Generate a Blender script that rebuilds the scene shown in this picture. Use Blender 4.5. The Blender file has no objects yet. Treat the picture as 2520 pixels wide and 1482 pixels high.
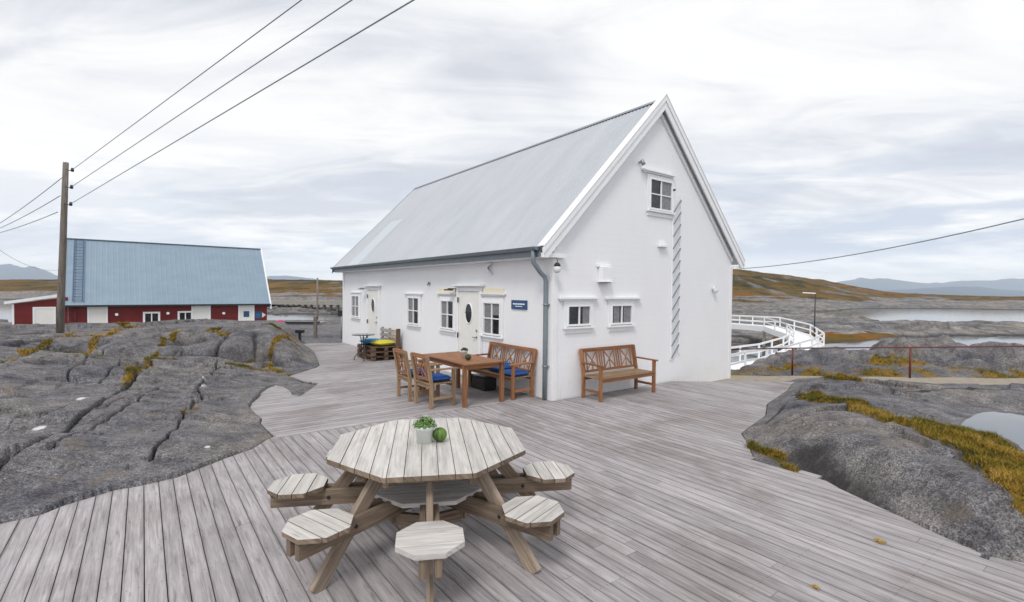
import bpy, math, random
import numpy as np
from mathutils import Vector, Matrix
random.seed(7); RNG=np.random.default_rng(11)
scene=bpy.context.scene; COL=scene.collection
rad=math.radians
# ------------------------------------------------------------------ camera
F=1220.; PW=2520; PH=1482; EYE=2.0; PITCH=rad(1.21); ROLL=rad(0.58)
cam=bpy.data.cameras.new('camera'); co=bpy.data.objects.new('camera',cam); COL.objects.link(co)
cam.sensor_width=36; cam.sensor_fit='HORIZONTAL'; cam.lens=36*F/PW; cam.clip_start=0.05; cam.clip_end=60000
co.matrix_world=Matrix.Translation((0,0,EYE))@Matrix.Rotation(rad(90)-PITCH,4,'X')@Matrix.Rotation(ROLL,4,'Z')
scene.camera=co
# ------------------------------------------------------------------ light
SUN_EL=rad(52); SUN_AZ=rad(196)      # azimuth clockwise from +Y
world=bpy.data.worlds.new('World'); scene.world=world; world.use_nodes=True
def build_world():
    nt=world.node_tree; N=nt.nodes; Lk=nt.links; N.clear()
    out=N.new('ShaderNodeOutputWorld'); bg=N.new('ShaderNodeBackground'); bg.inputs['Strength'].default_value=0.1
    sky=N.new('ShaderNodeTexSky'); sky.sky_type='NISHITA'; sky.sun_disc=False; sky.sun_elevation=SUN_EL; sky.sun_rotation=SUN_AZ
    sky.dust_density=1.5
    tc=N.new('ShaderNodeTexCoord'); sep=N.new('ShaderNodeSeparateXYZ'); Lk.new(tc.outputs['Generated'],sep.inputs[0])
    def m(op,a,b=None,c=None,clamp=False):
        n=N.new('ShaderNodeMath'); n.operation=op; n.use_clamp=clamp
        for i,v in enumerate((a,b,c)):
            if v is None: continue
            if isinstance(v,(int,float)): n.inputs[i].default_value=v
            else: Lk.new(v,n.inputs[i])
        return n.outputs[0]
    zz=m('MAXIMUM',sep.outputs['Z'],0.0); den=m('ADD',zz,0.16)
    cx=m('DIVIDE',sep.outputs['X'],den); cy=m('DIVIDE',sep.outputs['Y'],den)
    comb=N.new('ShaderNodeCombineXYZ'); Lk.new(cx,comb.inputs[0]); Lk.new(cy,comb.inputs[1])
    def noise(scale,detail,rough,off,dist=0.0,sx=1,sy=1):
        mp=N.new('ShaderNodeMapping'); mp.inputs['Location'].default_value=off; mp.inputs['Scale'].default_value=(sx,sy,1)
        Lk.new(comb.outputs[0],mp.inputs[0]); n=N.new('ShaderNodeTexNoise'); Lk.new(mp.outputs[0],n.inputs['Vector'])
        n.inputs['Scale'].default_value=scale; n.inputs['Detail'].default_value=detail; n.inputs['Roughness'].default_value=rough
        n.inputs['Distortion'].default_value=dist; return n.outputs['Fac']
    def ramp(f,stops):
        r=N.new('ShaderNodeValToRGB'); Lk.new(f,r.inputs[0]); el=r.color_ramp.elements
        while len(el)>1: el.remove(el[-1])
        el[0].position=stops[0][0]; el[0].color=(*stops[0][1],1)
        for p,c in stops[1:]:
            e=el.new(p); e.color=(*c,1)
        return r.outputs[0]
    n1=noise(0.8,6,0.5,(3.1,1.7,0),0.8,0.55,1.0); n2=noise(2.6,7,0.6,(8.2,5.5,0),1.2,0.5,1.2)
    f=m('ADD',m('MULTIPLY',n1,0.62),m('MULTIPLY',n2,0.38))
    cl=ramp(f,[(0.38,(5.5,5.7,6.2)),(0.45,(6.7,6.82,7.15)),(0.51,(7.75,7.8,7.9)),(0.57,(8.4,8.35,8.3))])
    # low grey-blue cloud bank above the horizon, brighter strip right at the horizon
    mpb=N.new('ShaderNodeMapping'); mpb.inputs['Scale'].default_value=(2.2,2.2,13); mpb.inputs['Location'].default_value=(1.3,0.4,0.25)
    Lk.new(tc.outputs['Generated'],mpb.inputs[0]); nb=N.new('ShaderNodeTexNoise'); Lk.new(mpb.outputs[0],nb.inputs['Vector'])
    nb.inputs['Scale'].default_value=1.5; nb.inputs['Detail'].default_value=7; nb.inputs['Roughness'].default_value=0.55
    band=ramp(zz,[(0.0,(0,0,0)),(0.03,(0.0,)*3),(0.075,(1,)*3),(0.16,(0.7,)*3),(0.30,(0,0,0))])
    # patches of bank, strong to the right
    rightw=ramp(m('ADD',m('MULTIPLY',sep.outputs['X'],0.5),0.5),[(0.0,(0.5,)*3),(0.35,(0.75,)*3),(0.5,(0.4,)*3),(0.75,(1.1,)*3)])
    bk=ramp(nb.outputs['Fac'],[(0.44,(0,0,0)),(0.55,(1,)*3)])
    bf=m('MULTIPLY',m('MULTIPLY',band,bk),m('MULTIPLY',rightw,0.85),clamp=True)
    mx=N.new('ShaderNodeMix'); mx.data_type='RGBA'; Lk.new(bf,mx.inputs[0]); Lk.new(cl,mx.inputs[6]); mx.inputs[7].default_value=(4.4,4.95,6.0,1)
    # small open blue gaps low in the sky
    gap=m('MULTIPLY',ramp(nb.outputs['Fac'],[(0.30,(1,)*3),(0.40,(0,)*3)]),ramp(zz,[(0.03,(0,)*3),(0.08,(0.55,)*3),(0.16,(0,)*3)]))
    mx2=N.new('ShaderNodeMix'); mx2.data_type='RGBA'; Lk.new(gap,mx2.inputs[0]); Lk.new(mx.outputs[2],mx2.inputs[6])
    sk=N.new('ShaderNodeVectorMath'); sk.operation='SCALE'; Lk.new(sky.outputs[0],sk.inputs[0]); sk.inputs['Scale'].default_value=1.0
    Lk.new(sk.outputs[0],mx2.inputs[7])
    hz=ramp(zz,[(0.0,(1.45,1.45,1.42)),(0.03,(1.3,)*3),(0.10,(1.1,)*3),(0.25,(1.0,)*3)])
    mh=N.new('ShaderNodeMix'); mh.data_type='RGBA'; mh.blend_type='MULTIPLY'; mh.inputs[0].default_value=1; Lk.new(mx2.outputs[2],mh.inputs[6]); Lk.new(hz,mh.inputs[7])
    # thin veil: a little of the clear sky everywhere
    mx3=N.new('ShaderNodeMix'); mx3.data_type='RGBA'; mx3.inputs[0].default_value=0.03; Lk.new(mh.outputs[2],mx3.inputs[6]); Lk.new(sky.outputs[0],mx3.inputs[7])
    Lk.new(mx3.outputs[2],bg.inputs['Color']); Lk.new(bg.outputs[0],out.inputs['Surface'])
build_world()
sl=bpy.data.lights.new('sun','SUN'); sl.energy=1.35; sl.angle=rad(16); sl.color=(1.0,0.965,0.92)
so=bpy.data.objects.new('sun',sl); COL.objects.link(so)
sd=Vector((math.sin(SUN_AZ)*math.cos(SUN_EL),math.cos(SUN_AZ)*math.cos(SUN_EL),math.sin(SUN_EL)))
so.rotation_euler=sd.to_track_quat('Z','Y').to_euler()
scene.view_settings.view_transform='Standard'; scene.view_settings.look='None'
scene.view_settings.exposure=0.36; scene.view_settings.gamma=1.0
scene.cycles.max_bounces=6; scene.cycles.diffuse_bounces=3; scene.cycles.volume_bounces=2
# ------------------------------------------------------------------ picture <-> place
_c,_s=math.cos(ROLL),math.sin(ROLL); _cp,_sp=math.cos(PITCH),math.sin(PITCH)
def ray(px,py):
    x=(px-PW/2)/F; y=-(py-PH/2)/F
    xr=_c*x-_s*y; yr=_s*x+_c*y
    return np.array([xr,_cp+_sp*yr,-_sp+_cp*yr])
def G(px,py,z=0.0):
    d=ray(px,py); return np.array([0,0,EYE])+d*((z-EYE)/d[2])
def D(px,py,dep):
    d=ray(px,py); return np.array([0,0,EYE])+d*(dep/d[1])
C0=np.array([0.745,9.007,0.0]); A=rad(36.67)
U=np.array([math.cos(A),math.sin(A),0]); V=np.array([-math.sin(A),math.cos(A),0])
def loc(p): q=np.asarray(p)-C0; return (float(q@U),float(q@V),float(q[2]))
def wld(u,v,z=0): return C0+U*u+V*v+np.array([0,0,z])
# ------------------------------------------------------------------ materials
def mat(name,build):
    m=bpy.data.materials.new(name); m.use_nodes=True; nt=m.node_tree
    b=nt.nodes['Principled BSDF']; build(nt,nt.nodes,nt.links,b); return m
def nd(nt,t,ins=None,**kw):
    n=nt.nodes.new(t)
    for k,v in kw.items(): setattr(n,k,v)
    for k,v in (ins or {}).items():
        if hasattr(v,'is_output') or isinstance(v,bpy.types.NodeSocket): nt.links.new(v,n.inputs[k])
        else: n.inputs[k].default_value=v
    return n
def rmp(nt,f,stops,interp='LINEAR'):
    r=nt.nodes.new('ShaderNodeValToRGB'); nt.links.new(f,r.inputs[0]); r.color_ramp.interpolation=interp; el=r.color_ramp.elements
    while len(el)>1: el.remove(el[-1])
    def c4(c): return (c,c,c,1) if isinstance(c,(int,float)) else (*c,1)
    el[0].position=stops[0][0]; el[0].color=c4(stops[0][1])
    for p,c in stops[1:]: e=el.new(p); e.color=c4(c)
    return r.outputs[0]
def mul(nt,a,b,fac=1.0,mode='MULTIPLY'):
    n=nt.nodes.new('ShaderNodeMix'); n.data_type='RGBA'; n.blend_type=mode
    if isinstance(fac,(int,float)): n.inputs[0].default_value=fac
    else: nt.links.new(fac,n.inputs[0])
    for i,v in ((6,a),(7,b)):
        if isinstance(v,tuple): n.inputs[i].default_value=(*v,1) if len(v)==3 else v
        else: nt.links.new(v,n.inputs[i])
    return n.outputs[2]
def bump(nt,b,h,strength,dist):
    n=nt.nodes.new('ShaderNodeBump'); n.inputs['Strength'].default_value=strength; n.inputs['Distance'].default_value=dist
    nt.links.new(h,n.inputs['Height']); nt.links.new(n.outputs[0],b.inputs['Normal'])
def coords(nt,kind='Object',scale=(1,1,1)):
    tc=nt.nodes.new('ShaderNodeTexCoord'); mp=nt.nodes.new('ShaderNodeMapping'); mp.inputs['Scale'].default_value=scale
    nt.links.new(tc.outputs[kind],mp.inputs[0]); return mp.outputs[0]
def noise(nt,vec,scale,detail=4,rough=0.55,dist=0.0):
    return nd(nt,'ShaderNodeTexNoise',{'Vector':vec,'Scale':scale,'Detail':detail,'Roughness':rough,'Distortion':dist}).outputs['Fac']
def plain(name,col,rough=0.6,metal=0.0,var=0.12,vs=6.0,spec=0.5):
    def f(nt,N,L,b):
        v=coords(nt); n=noise(nt,v,vs,5,0.6)
        c=rmp(nt,n,[(0.3,tuple(x*(1-var) for x in col)),(0.7,tuple(min(1,x*(1+var)) for x in col))])
        L.new(c,b.inputs['Base Color']); b.inputs['Roughness'].default_value=rough; b.inputs['Metallic'].default_value=metal
        b.inputs['Specular IOR Level'].default_value=spec
        bump(nt,b,n,0.15,0.01)
    return mat(name,f)
def woodmat(name,c_lo,c_hi,c_dark,rough=0.75,streak=1.0,stain=None,tonev=(0.78,1.15),bw=None):
    def f(nt,N,L,b):
        uv=nt.nodes.new('ShaderNodeTexCoord').outputs['UV']
        mp=nd(nt,'ShaderNodeMapping',{'Vector':uv,'Scale':(2.2,42,1)}).outputs[0]
        g=noise(nt,mp,1.0,7,0.65,0.8)
        mp2=nd(nt,'ShaderNodeMapping',{'Vector':uv,'Scale':(1.0,6,1)}).outputs[0]
        g2=noise(nt,mp2,2.3,5,0.6,0.4)
        c=rmp(nt,g,[(0.28,c_dark),(0.42,c_lo),(0.68,c_hi)])
        c=mul(nt,c,rmp(nt,g2,[(0.3,0.76),(0.55,1.0),(0.75,1.1)]),0.9)
        at=nd(nt,'ShaderNodeAttribute',attribute_name='tone').outputs['Fac']
        tn=nd(nt,'ShaderNodeMapRange',{0:at,1:0.0,2:1.0,3:tonev[0],4:tonev[1]}).outputs[0]
        tcx=nd(nt,'ShaderNodeCombineColor',{0:tn,1:tn,2:tn}).outputs[0]
        c=mul(nt,c,tcx,1.0)
        # knots
        vo=nd(nt,'ShaderNodeTexVoronoi',{'Vector':nd(nt,'ShaderNodeMapping',{'Vector':uv,'Scale':(1.6,9,1)}).outputs[0],'Scale':1.0}).outputs['Distance']
        kn=rmp(nt,vo,[(0.0,0.35),(0.045,0.6),(0.09,1.0)]); c=mul(nt,c,kn,0.55)
        if bw:
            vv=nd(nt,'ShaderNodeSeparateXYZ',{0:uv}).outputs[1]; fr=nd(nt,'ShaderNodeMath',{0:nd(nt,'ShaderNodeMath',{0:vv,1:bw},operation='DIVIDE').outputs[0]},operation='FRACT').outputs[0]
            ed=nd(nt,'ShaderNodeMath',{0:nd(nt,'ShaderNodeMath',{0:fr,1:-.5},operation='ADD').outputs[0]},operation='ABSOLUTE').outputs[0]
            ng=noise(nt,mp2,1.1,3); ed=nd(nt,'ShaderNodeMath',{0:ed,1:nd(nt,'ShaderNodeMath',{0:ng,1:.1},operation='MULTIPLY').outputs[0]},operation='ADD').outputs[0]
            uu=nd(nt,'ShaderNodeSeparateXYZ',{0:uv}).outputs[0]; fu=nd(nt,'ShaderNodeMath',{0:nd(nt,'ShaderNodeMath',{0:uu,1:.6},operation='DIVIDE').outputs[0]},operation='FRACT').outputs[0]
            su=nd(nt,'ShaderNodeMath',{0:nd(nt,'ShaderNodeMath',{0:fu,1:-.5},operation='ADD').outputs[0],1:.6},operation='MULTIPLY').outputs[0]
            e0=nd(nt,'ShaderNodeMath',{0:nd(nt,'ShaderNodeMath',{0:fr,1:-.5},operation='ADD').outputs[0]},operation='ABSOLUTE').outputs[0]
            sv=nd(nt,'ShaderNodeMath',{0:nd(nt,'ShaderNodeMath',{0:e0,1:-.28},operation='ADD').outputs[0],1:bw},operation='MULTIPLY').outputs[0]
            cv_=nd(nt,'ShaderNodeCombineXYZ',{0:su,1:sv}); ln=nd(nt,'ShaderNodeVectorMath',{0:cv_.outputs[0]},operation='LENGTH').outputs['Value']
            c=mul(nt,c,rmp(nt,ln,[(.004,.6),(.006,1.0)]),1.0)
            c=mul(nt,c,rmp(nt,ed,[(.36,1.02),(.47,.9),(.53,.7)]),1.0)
        if stain:
            ob=coords(nt); s=noise(nt,ob,0.7,5,0.6,0.5)
            c=mul(nt,c,rmp(nt,s,[(0.38,stain[0]),(0.5,(1,1,1)),(0.66,stain[1])]),1.0)
        L.new(c,b.inputs['Base Color']); b.inputs['Roughness'].default_value=rough; b.inputs['Specular IOR Level'].default_value=0.35
        bump(nt,b,g,0.35,0.004)
    return mat(name,f)
M={}
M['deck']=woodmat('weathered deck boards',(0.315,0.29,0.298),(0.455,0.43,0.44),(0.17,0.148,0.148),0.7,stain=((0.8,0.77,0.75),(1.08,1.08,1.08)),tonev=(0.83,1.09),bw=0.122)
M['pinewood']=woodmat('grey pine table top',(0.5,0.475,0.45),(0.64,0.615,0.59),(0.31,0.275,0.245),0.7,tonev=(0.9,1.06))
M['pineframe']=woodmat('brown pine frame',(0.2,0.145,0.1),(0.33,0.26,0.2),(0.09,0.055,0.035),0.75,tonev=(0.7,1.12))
M['pineleg']=woodmat('tan pine leg',(0.29,0.22,0.165),(0.43,0.355,0.29),(0.14,0.095,0.065),0.75,tonev=(0.85,1.1))
M['teak']=woodmat('orange teak',(0.25,0.105,0.045),(0.39,0.185,0.085),(0.11,0.04,0.018),0.5,tonev=(0.75,1.2))
M['teakgrey']=woodmat('greyed teak',(0.26,0.165,0.095),(0.4,0.28,0.175),(0.13,0.075,0.04),0.6,tonev=(0.75,1.15))
M['pallet']=woodmat('dark pallet wood',(0.12,0.07,0.045),(0.24,0.16,0.11),(0.05,0.03,0.02),0.7)
M['palletback']=woodmat('pale pallet board',(0.3,0.26,0.23),(0.45,0.41,0.38),(0.15,0.12,0.1),0.7)
M['pole']=woodmat('grey pole timber',(0.17,0.14,0.12),(0.28,0.25,0.22),(0.07,0.055,0.05),0.8)
def f_wall(nt,N,L,b):
    tc=nt.nodes.new('ShaderNodeTexCoord'); sp=nd(nt,'ShaderNodeSeparateXYZ',{0:tc.outputs['Object']})
    z=nd(nt,'ShaderNodeMath',{0:sp.outputs[2],1:0.125},operation='DIVIDE').outputs[0]
    fr=nd(nt,'ShaderNodeMath',{0:z},operation='FRACT').outputs[0]
    gr=rmp(nt,fr,[(0.0,0.0),(0.06,1.0),(0.94,1.0),(1.0,0.4)])
    v=coords(nt,'Object',(1.5,1.5,0.6)); n=noise(nt,v,1.6,6,0.6); n2=noise(nt,coords(nt,'Object',(2.5,2.5,.7)),1.0,4,0.6)
    c=rmp(nt,n,[(0.3,(0.835,0.84,0.865)),(0.65,(0.855,0.86,0.88))])
    c=mul(nt,c,rmp(nt,n2,[(0.2,0.985),(0.5,1.0)]),1.0); c=mul(nt,c,rmp(nt,gr,[(0.0,0.97),(0.5,1.0)]),1.0)
    dz_=noise(nt,coords(nt,'Object',(3,3,.8)),2.5,5,.65); lw=nd(nt,'ShaderNodeMapRange',{0:sp.outputs[2],1:.0,2:.45,3:.1,4:0.0}).outputs[0]; dd_=nd(nt,'ShaderNodeMath',{0:dz_,1:lw},operation='ADD').outputs[0]; c=mul(nt,c,rmp(nt,dd_,[(.62,(1,1,1)),(.74,(.93,.93,.9))]),1.0)
    L.new(c,b.inputs['Base Color']); b.inputs['Roughness'].default_value=0.45
    bump(nt,b,gr,0.25,0.006)
M['white']=mat('white painted cladding',f_wall)
M['trim']=plain('white painted trim',(0.85,0.855,0.87),0.4,0,0.03)
M['door']=plain('cream white door paint',(0.8,0.79,0.75),0.35,0,0.03)
M['paleyellow']=plain('yellowed white paint',(0.8,0.73,0.55),0.4,0,0.05)
def f_red(nt,N,L,b):
    tc=nt.nodes.new('ShaderNodeTexCoord'); sp=nd(nt,'ShaderNodeSeparateXYZ',{0:tc.outputs['Object']})
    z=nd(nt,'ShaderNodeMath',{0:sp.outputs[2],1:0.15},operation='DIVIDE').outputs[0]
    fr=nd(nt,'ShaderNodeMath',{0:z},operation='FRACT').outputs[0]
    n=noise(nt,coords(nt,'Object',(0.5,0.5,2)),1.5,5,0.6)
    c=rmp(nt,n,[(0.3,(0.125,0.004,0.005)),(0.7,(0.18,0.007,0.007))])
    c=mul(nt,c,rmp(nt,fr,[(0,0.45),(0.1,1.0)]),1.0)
    L.new(c,b.inputs['Base Color']); b.inputs['Roughness'].default_value=0.6; bump(nt,b,fr,0.3,0.02)
M['red']=mat('falu red boards',f_red)
def roofm(name,c0,c1,rough,metal):
    def f(nt,N,L,b):
        n=noise(nt,coords(nt,'Object',(0.3,0.9,0.3)),2.0,6,0.6,0.3); n2=noise(nt,coords(nt),14.0,4,0.7)
        c=rmp(nt,n,[(0.3,c0),(0.7,c1)]); c=mul(nt,c,rmp(nt,n2,[(0.28,0.72),(0.36,1.0)]),0.5)
        L.new(c,b.inputs['Base Color']); b.inputs['Roughness'].default_value=rough; b.inputs['Metallic'].default_value=metal
        b.inputs['Specular IOR Level'].default_value=0.3
    return mat(name,f)
M['roof']=roofm('light grey roof sheet',(0.41,0.435,0.475),(0.48,0.5,0.53),0.5,0.0)
M['rooflight']=roofm('pale translucent roof sheet',(0.48,0.52,0.565),(0.55,0.58,0.62),0.4,0.0)
M['bluroof']=roofm('blue grey roof sheet',(0.225,0.305,0.385),(0.27,0.35,0.425),0.5,0.0)
M['gutter']=plain('grey gutter metal',(0.2,0.24,0.27),0.4,0.0,0.08)
M['darkmetal']=plain('dark metal',(0.03,0.03,0.035),0.4,0.3)
M['black']=plain('black plastic',(0.012,0.012,0.013),0.45)
M['greymetal']=plain('galvanised metal',(0.3,0.31,0.32),0.4,0.6)
M['redrail']=plain('dark red painted rail',(0.13,0.02,0.02),0.5)
M['bluefab']=plain('blue canvas',(0.012,0.07,0.26),0.9,0,0.25,30)
M['ltblue']=plain('light blue canvas',(0.02,0.2,0.42),0.9,0,0.25,30)
M['yellow']=plain('yellow canvas',(0.62,0.55,0.05),0.9,0,0.2,30)
M['signblue']=plain('blue sign paint',(0.02,0.075,0.19),0.4,0,0.05)
M['pot']=plain('white pot glaze',(0.72,0.77,0.74),0.35,0,0.03)
M['leafg']=plain('small green leaves',(0.09,0.19,0.03),0.55,0,0.7,60)
M['leafd']=plain('dark green leaves',(0.025,0.05,0.015),0.6,0,0.6,60)
M['concrete']=plain('grey concrete',(0.3,0.28,0.25),0.85,0,0.15,2)
M['gravel']=plain('sandy path',(0.29,0.25,0.20),0.95,0,0.2,9)
M['pink']=plain('pink plastic float',(0.65,0.02,0.12),0.5)
def f_melon(nt,N,L,b):
    w=nd(nt,'ShaderNodeTexNoise',{'Vector':coords(nt,'Object',(9,9,2)),'Scale':3.0,'Detail':3}).outputs['Fac']
    c=rmp(nt,w,[(0.4,(0.02,0.06,0.008)),(0.6,(0.1,0.19,0.02))]); L.new(c,b.inputs['Base Color']); b.inputs['Roughness'].default_value=0.5
M['ball']=mat('dark and light green rind',f_melon)
def f_glass(nt,N,L,b):
    n=noise(nt,coords(nt),3.0,3)
    c=rmp(nt,n,[(0.4,(0.008,0.01,0.012)),(0.62,(0.03,0.035,0.042))]); L.new(c,b.inputs['Base Color'])
    b.inputs['Roughness'].default_value=0.06; b.inputs['Specular IOR Level'].default_value=0.5
M['glass']=mat('dark window glass',f_glass)
M['curtain']=plain('grey curtain behind glass',(0.2,0.2,0.22),0.25,0,0.25,25)
M['tableglass']=plain('frosted glass',(0.2,0.24,0.25),0.15,0,0.05)
M['bulb']=plain('white glass globe',(0.75,0.76,0.76),0.1,0,0.02)
def f_water(nt,N,L,b):
    b.inputs['Base Color'].default_value=(0.03,0.045,0.055,1); b.inputs['Roughness'].default_value=0.08
    b.inputs['Specular IOR Level'].default_value=1.0; b.inputs['IOR'].default_value=2.2
    n=noise(nt,coords(nt,'Object',(1,1,1)),1.3,3,0.5); bump(nt,b,n,0.05,0.03)
M['water']=mat('calm sea water',f_water)
def f_pool(nt,N,L,b):
    b.inputs['Base Color'].default_value=(0.1,0.11,0.12,1); b.inputs['Roughness'].default_value=0.03
    b.inputs['Specular IOR Level'].default_value=1.0; b.inputs['IOR'].default_value=1.8
M['pool']=mat('still rain pool',f_pool)
def rockmat(name,lo,hi,speck=1.0,grassc=((0.06,0.055,0.010),(0.17,0.115,0.016),(0.14,0.08,0.014)),sc=1.0,lichen=True,hs=1.0):
    def f(nt,N,L,b):
        v=coords(nt); big=noise(nt,v,0.45*sc,5,0.6,0.3); mid=noise(nt,v,3.2*sc,7,0.65); fine=noise(nt,v,26*sc,4,0.75)
        c=rmp(nt,mid,[(0.3,lo),(0.68,hi)])
        c=mul(nt,c,rmp(nt,big,[(0.3,(0.62,0.65,0.75)),(0.5,(1,1,1)),(0.70,(1.32,1.22,1.08))]),1.0)
        c=mul(nt,c,rmp(nt,fine,[(0.33,0.38),(0.48,0.95),(0.62,1.75)]),0.6*speck)
        ff=noise(nt,v,70*sc,3,0.7); c=mul(nt,c,rmp(nt,ff,[(0.36,0.4),(0.5,1.0),(0.63,1.8)]),0.9*speck)
        if lichen:
            rt=nd(nt,'ShaderNodeMapping',{'Vector':v,'Scale':(.5,5.5,3)}); rt.inputs['Rotation'].default_value=(0,0,rad(-28)); stn=noise(nt,rt.outputs[0],1.0,6,.6,.6)
            c=mul(nt,c,rmp(nt,stn,[(.34,.6),(.42,1.0),(.6,1.0),(.68,1.25)]),.8)
            rs=noise(nt,v,1.3,4,.6); c=mul(nt,c,(.17,.135,.1),rmp(nt,rs,[(.6,0.0),(.68,.45)]),'MIX')
            vo=noise(nt,v,9*sc,6,0.8); c=mul(nt,c,(0.42,0.42,0.4),rmp(nt,vo,[(0.64,0.0),(0.70,0.75)]),'MIX')
            vo2=noise(nt,coords(nt,'Object',(1.1,0.9,1.4)),5*sc,7,0.75); c=mul(nt,c,(0.03,0.03,0.032),rmp(nt,vo2,[(0.28,0.85),(0.36,0.0)]),'MIX')
        pa=nd(nt,'ShaderNodeAttribute',attribute_name='pale').outputs['Fac']; c=mul(nt,c,(0.62,0.62,0.63),pa,'MIX')
        ms=nd(nt,'ShaderNodeAttribute',attribute_name='moss').outputs['Fac']
        dk=nd(nt,'ShaderNodeAttribute',attribute_name='darkmask').outputs['Fac']
        c=mul(nt,c,(0.025,0.023,0.022),nd(nt,'ShaderNodeMath',{0:dk,1:0.85},operation='MULTIPLY').outputs[0],'MIX')  # darkens rock where masked: cracks, clefts, facet edges and the wet waterline
        gn=noise(nt,v,7*sc*hs,7,0.75); gc=rmp(nt,gn,[(0.28,(0.03,0.024,0.006)),(0.4,grassc[0]),(0.52,grassc[1]),(0.66,grassc[2])])
        gb=noise(nt,v,1.6*sc*hs,5,0.6); gc=mul(nt,gc,rmp(nt,gb,[(0.37,(0.35,0.42,0.3)),(0.5,(1,1,1)),(0.62,(1.5,1.15,0.8))]),1.0)
        jag=nd(nt,'ShaderNodeMath',{0:ms,1:nd(nt,'ShaderNodeMath',{0:mid,1:-0.5},operation='ADD').outputs[0]},operation='ADD').outputs[0]
        c=mul(nt,c,gc,rmp(nt,jag,[(0.42,0.0),(0.56,1.0)]),'MIX')
        L.new(c,b.inputs['Base Color']); b.inputs['Roughness'].default_value=0.85; b.inputs['Specular IOR Level'].default_value=0.25
        h=nd(nt,'ShaderNodeMath',{0:fine,1:0.35,2:mid},operation='MULTIPLY_ADD').outputs[0]
        bump(nt,b,h,0.7,0.03/sc)
    return mat(name,f)
M['rock']=rockmat('grey speckled coastal rock',(0.062,0.06,0.067),(0.185,0.178,0.18))
M['farrock']=rockmat('shore rock and heath',(0.06,0.056,0.056),(0.27,0.255,0.245),0.6,((0.03,0.028,0.006),(0.12,0.072,0.006),(0.10,0.034,0.006)),0.22,False,0.11)
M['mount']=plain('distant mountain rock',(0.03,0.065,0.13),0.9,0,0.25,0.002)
def f_grass(nt,N,L,b):
    at=nd(nt,'ShaderNodeAttribute',attribute_name='tone').outputs['Fac']
    c=rmp(nt,at,[(0.0,(0.05,0.065,0.01)),(0.25,(0.12,0.11,0.014)),(0.5,(0.27,0.175,0.02)),(0.75,(0.36,0.22,0.032)),(1.0,(0.5,0.36,0.14))])
    L.new(c,b.inputs['Base Color']); b.inputs['Roughness'].default_value=0.8; b.inputs['Specular IOR Level'].default_value=0.2
M['grass']=mat('yellow brown moss grass',f_grass)
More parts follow.
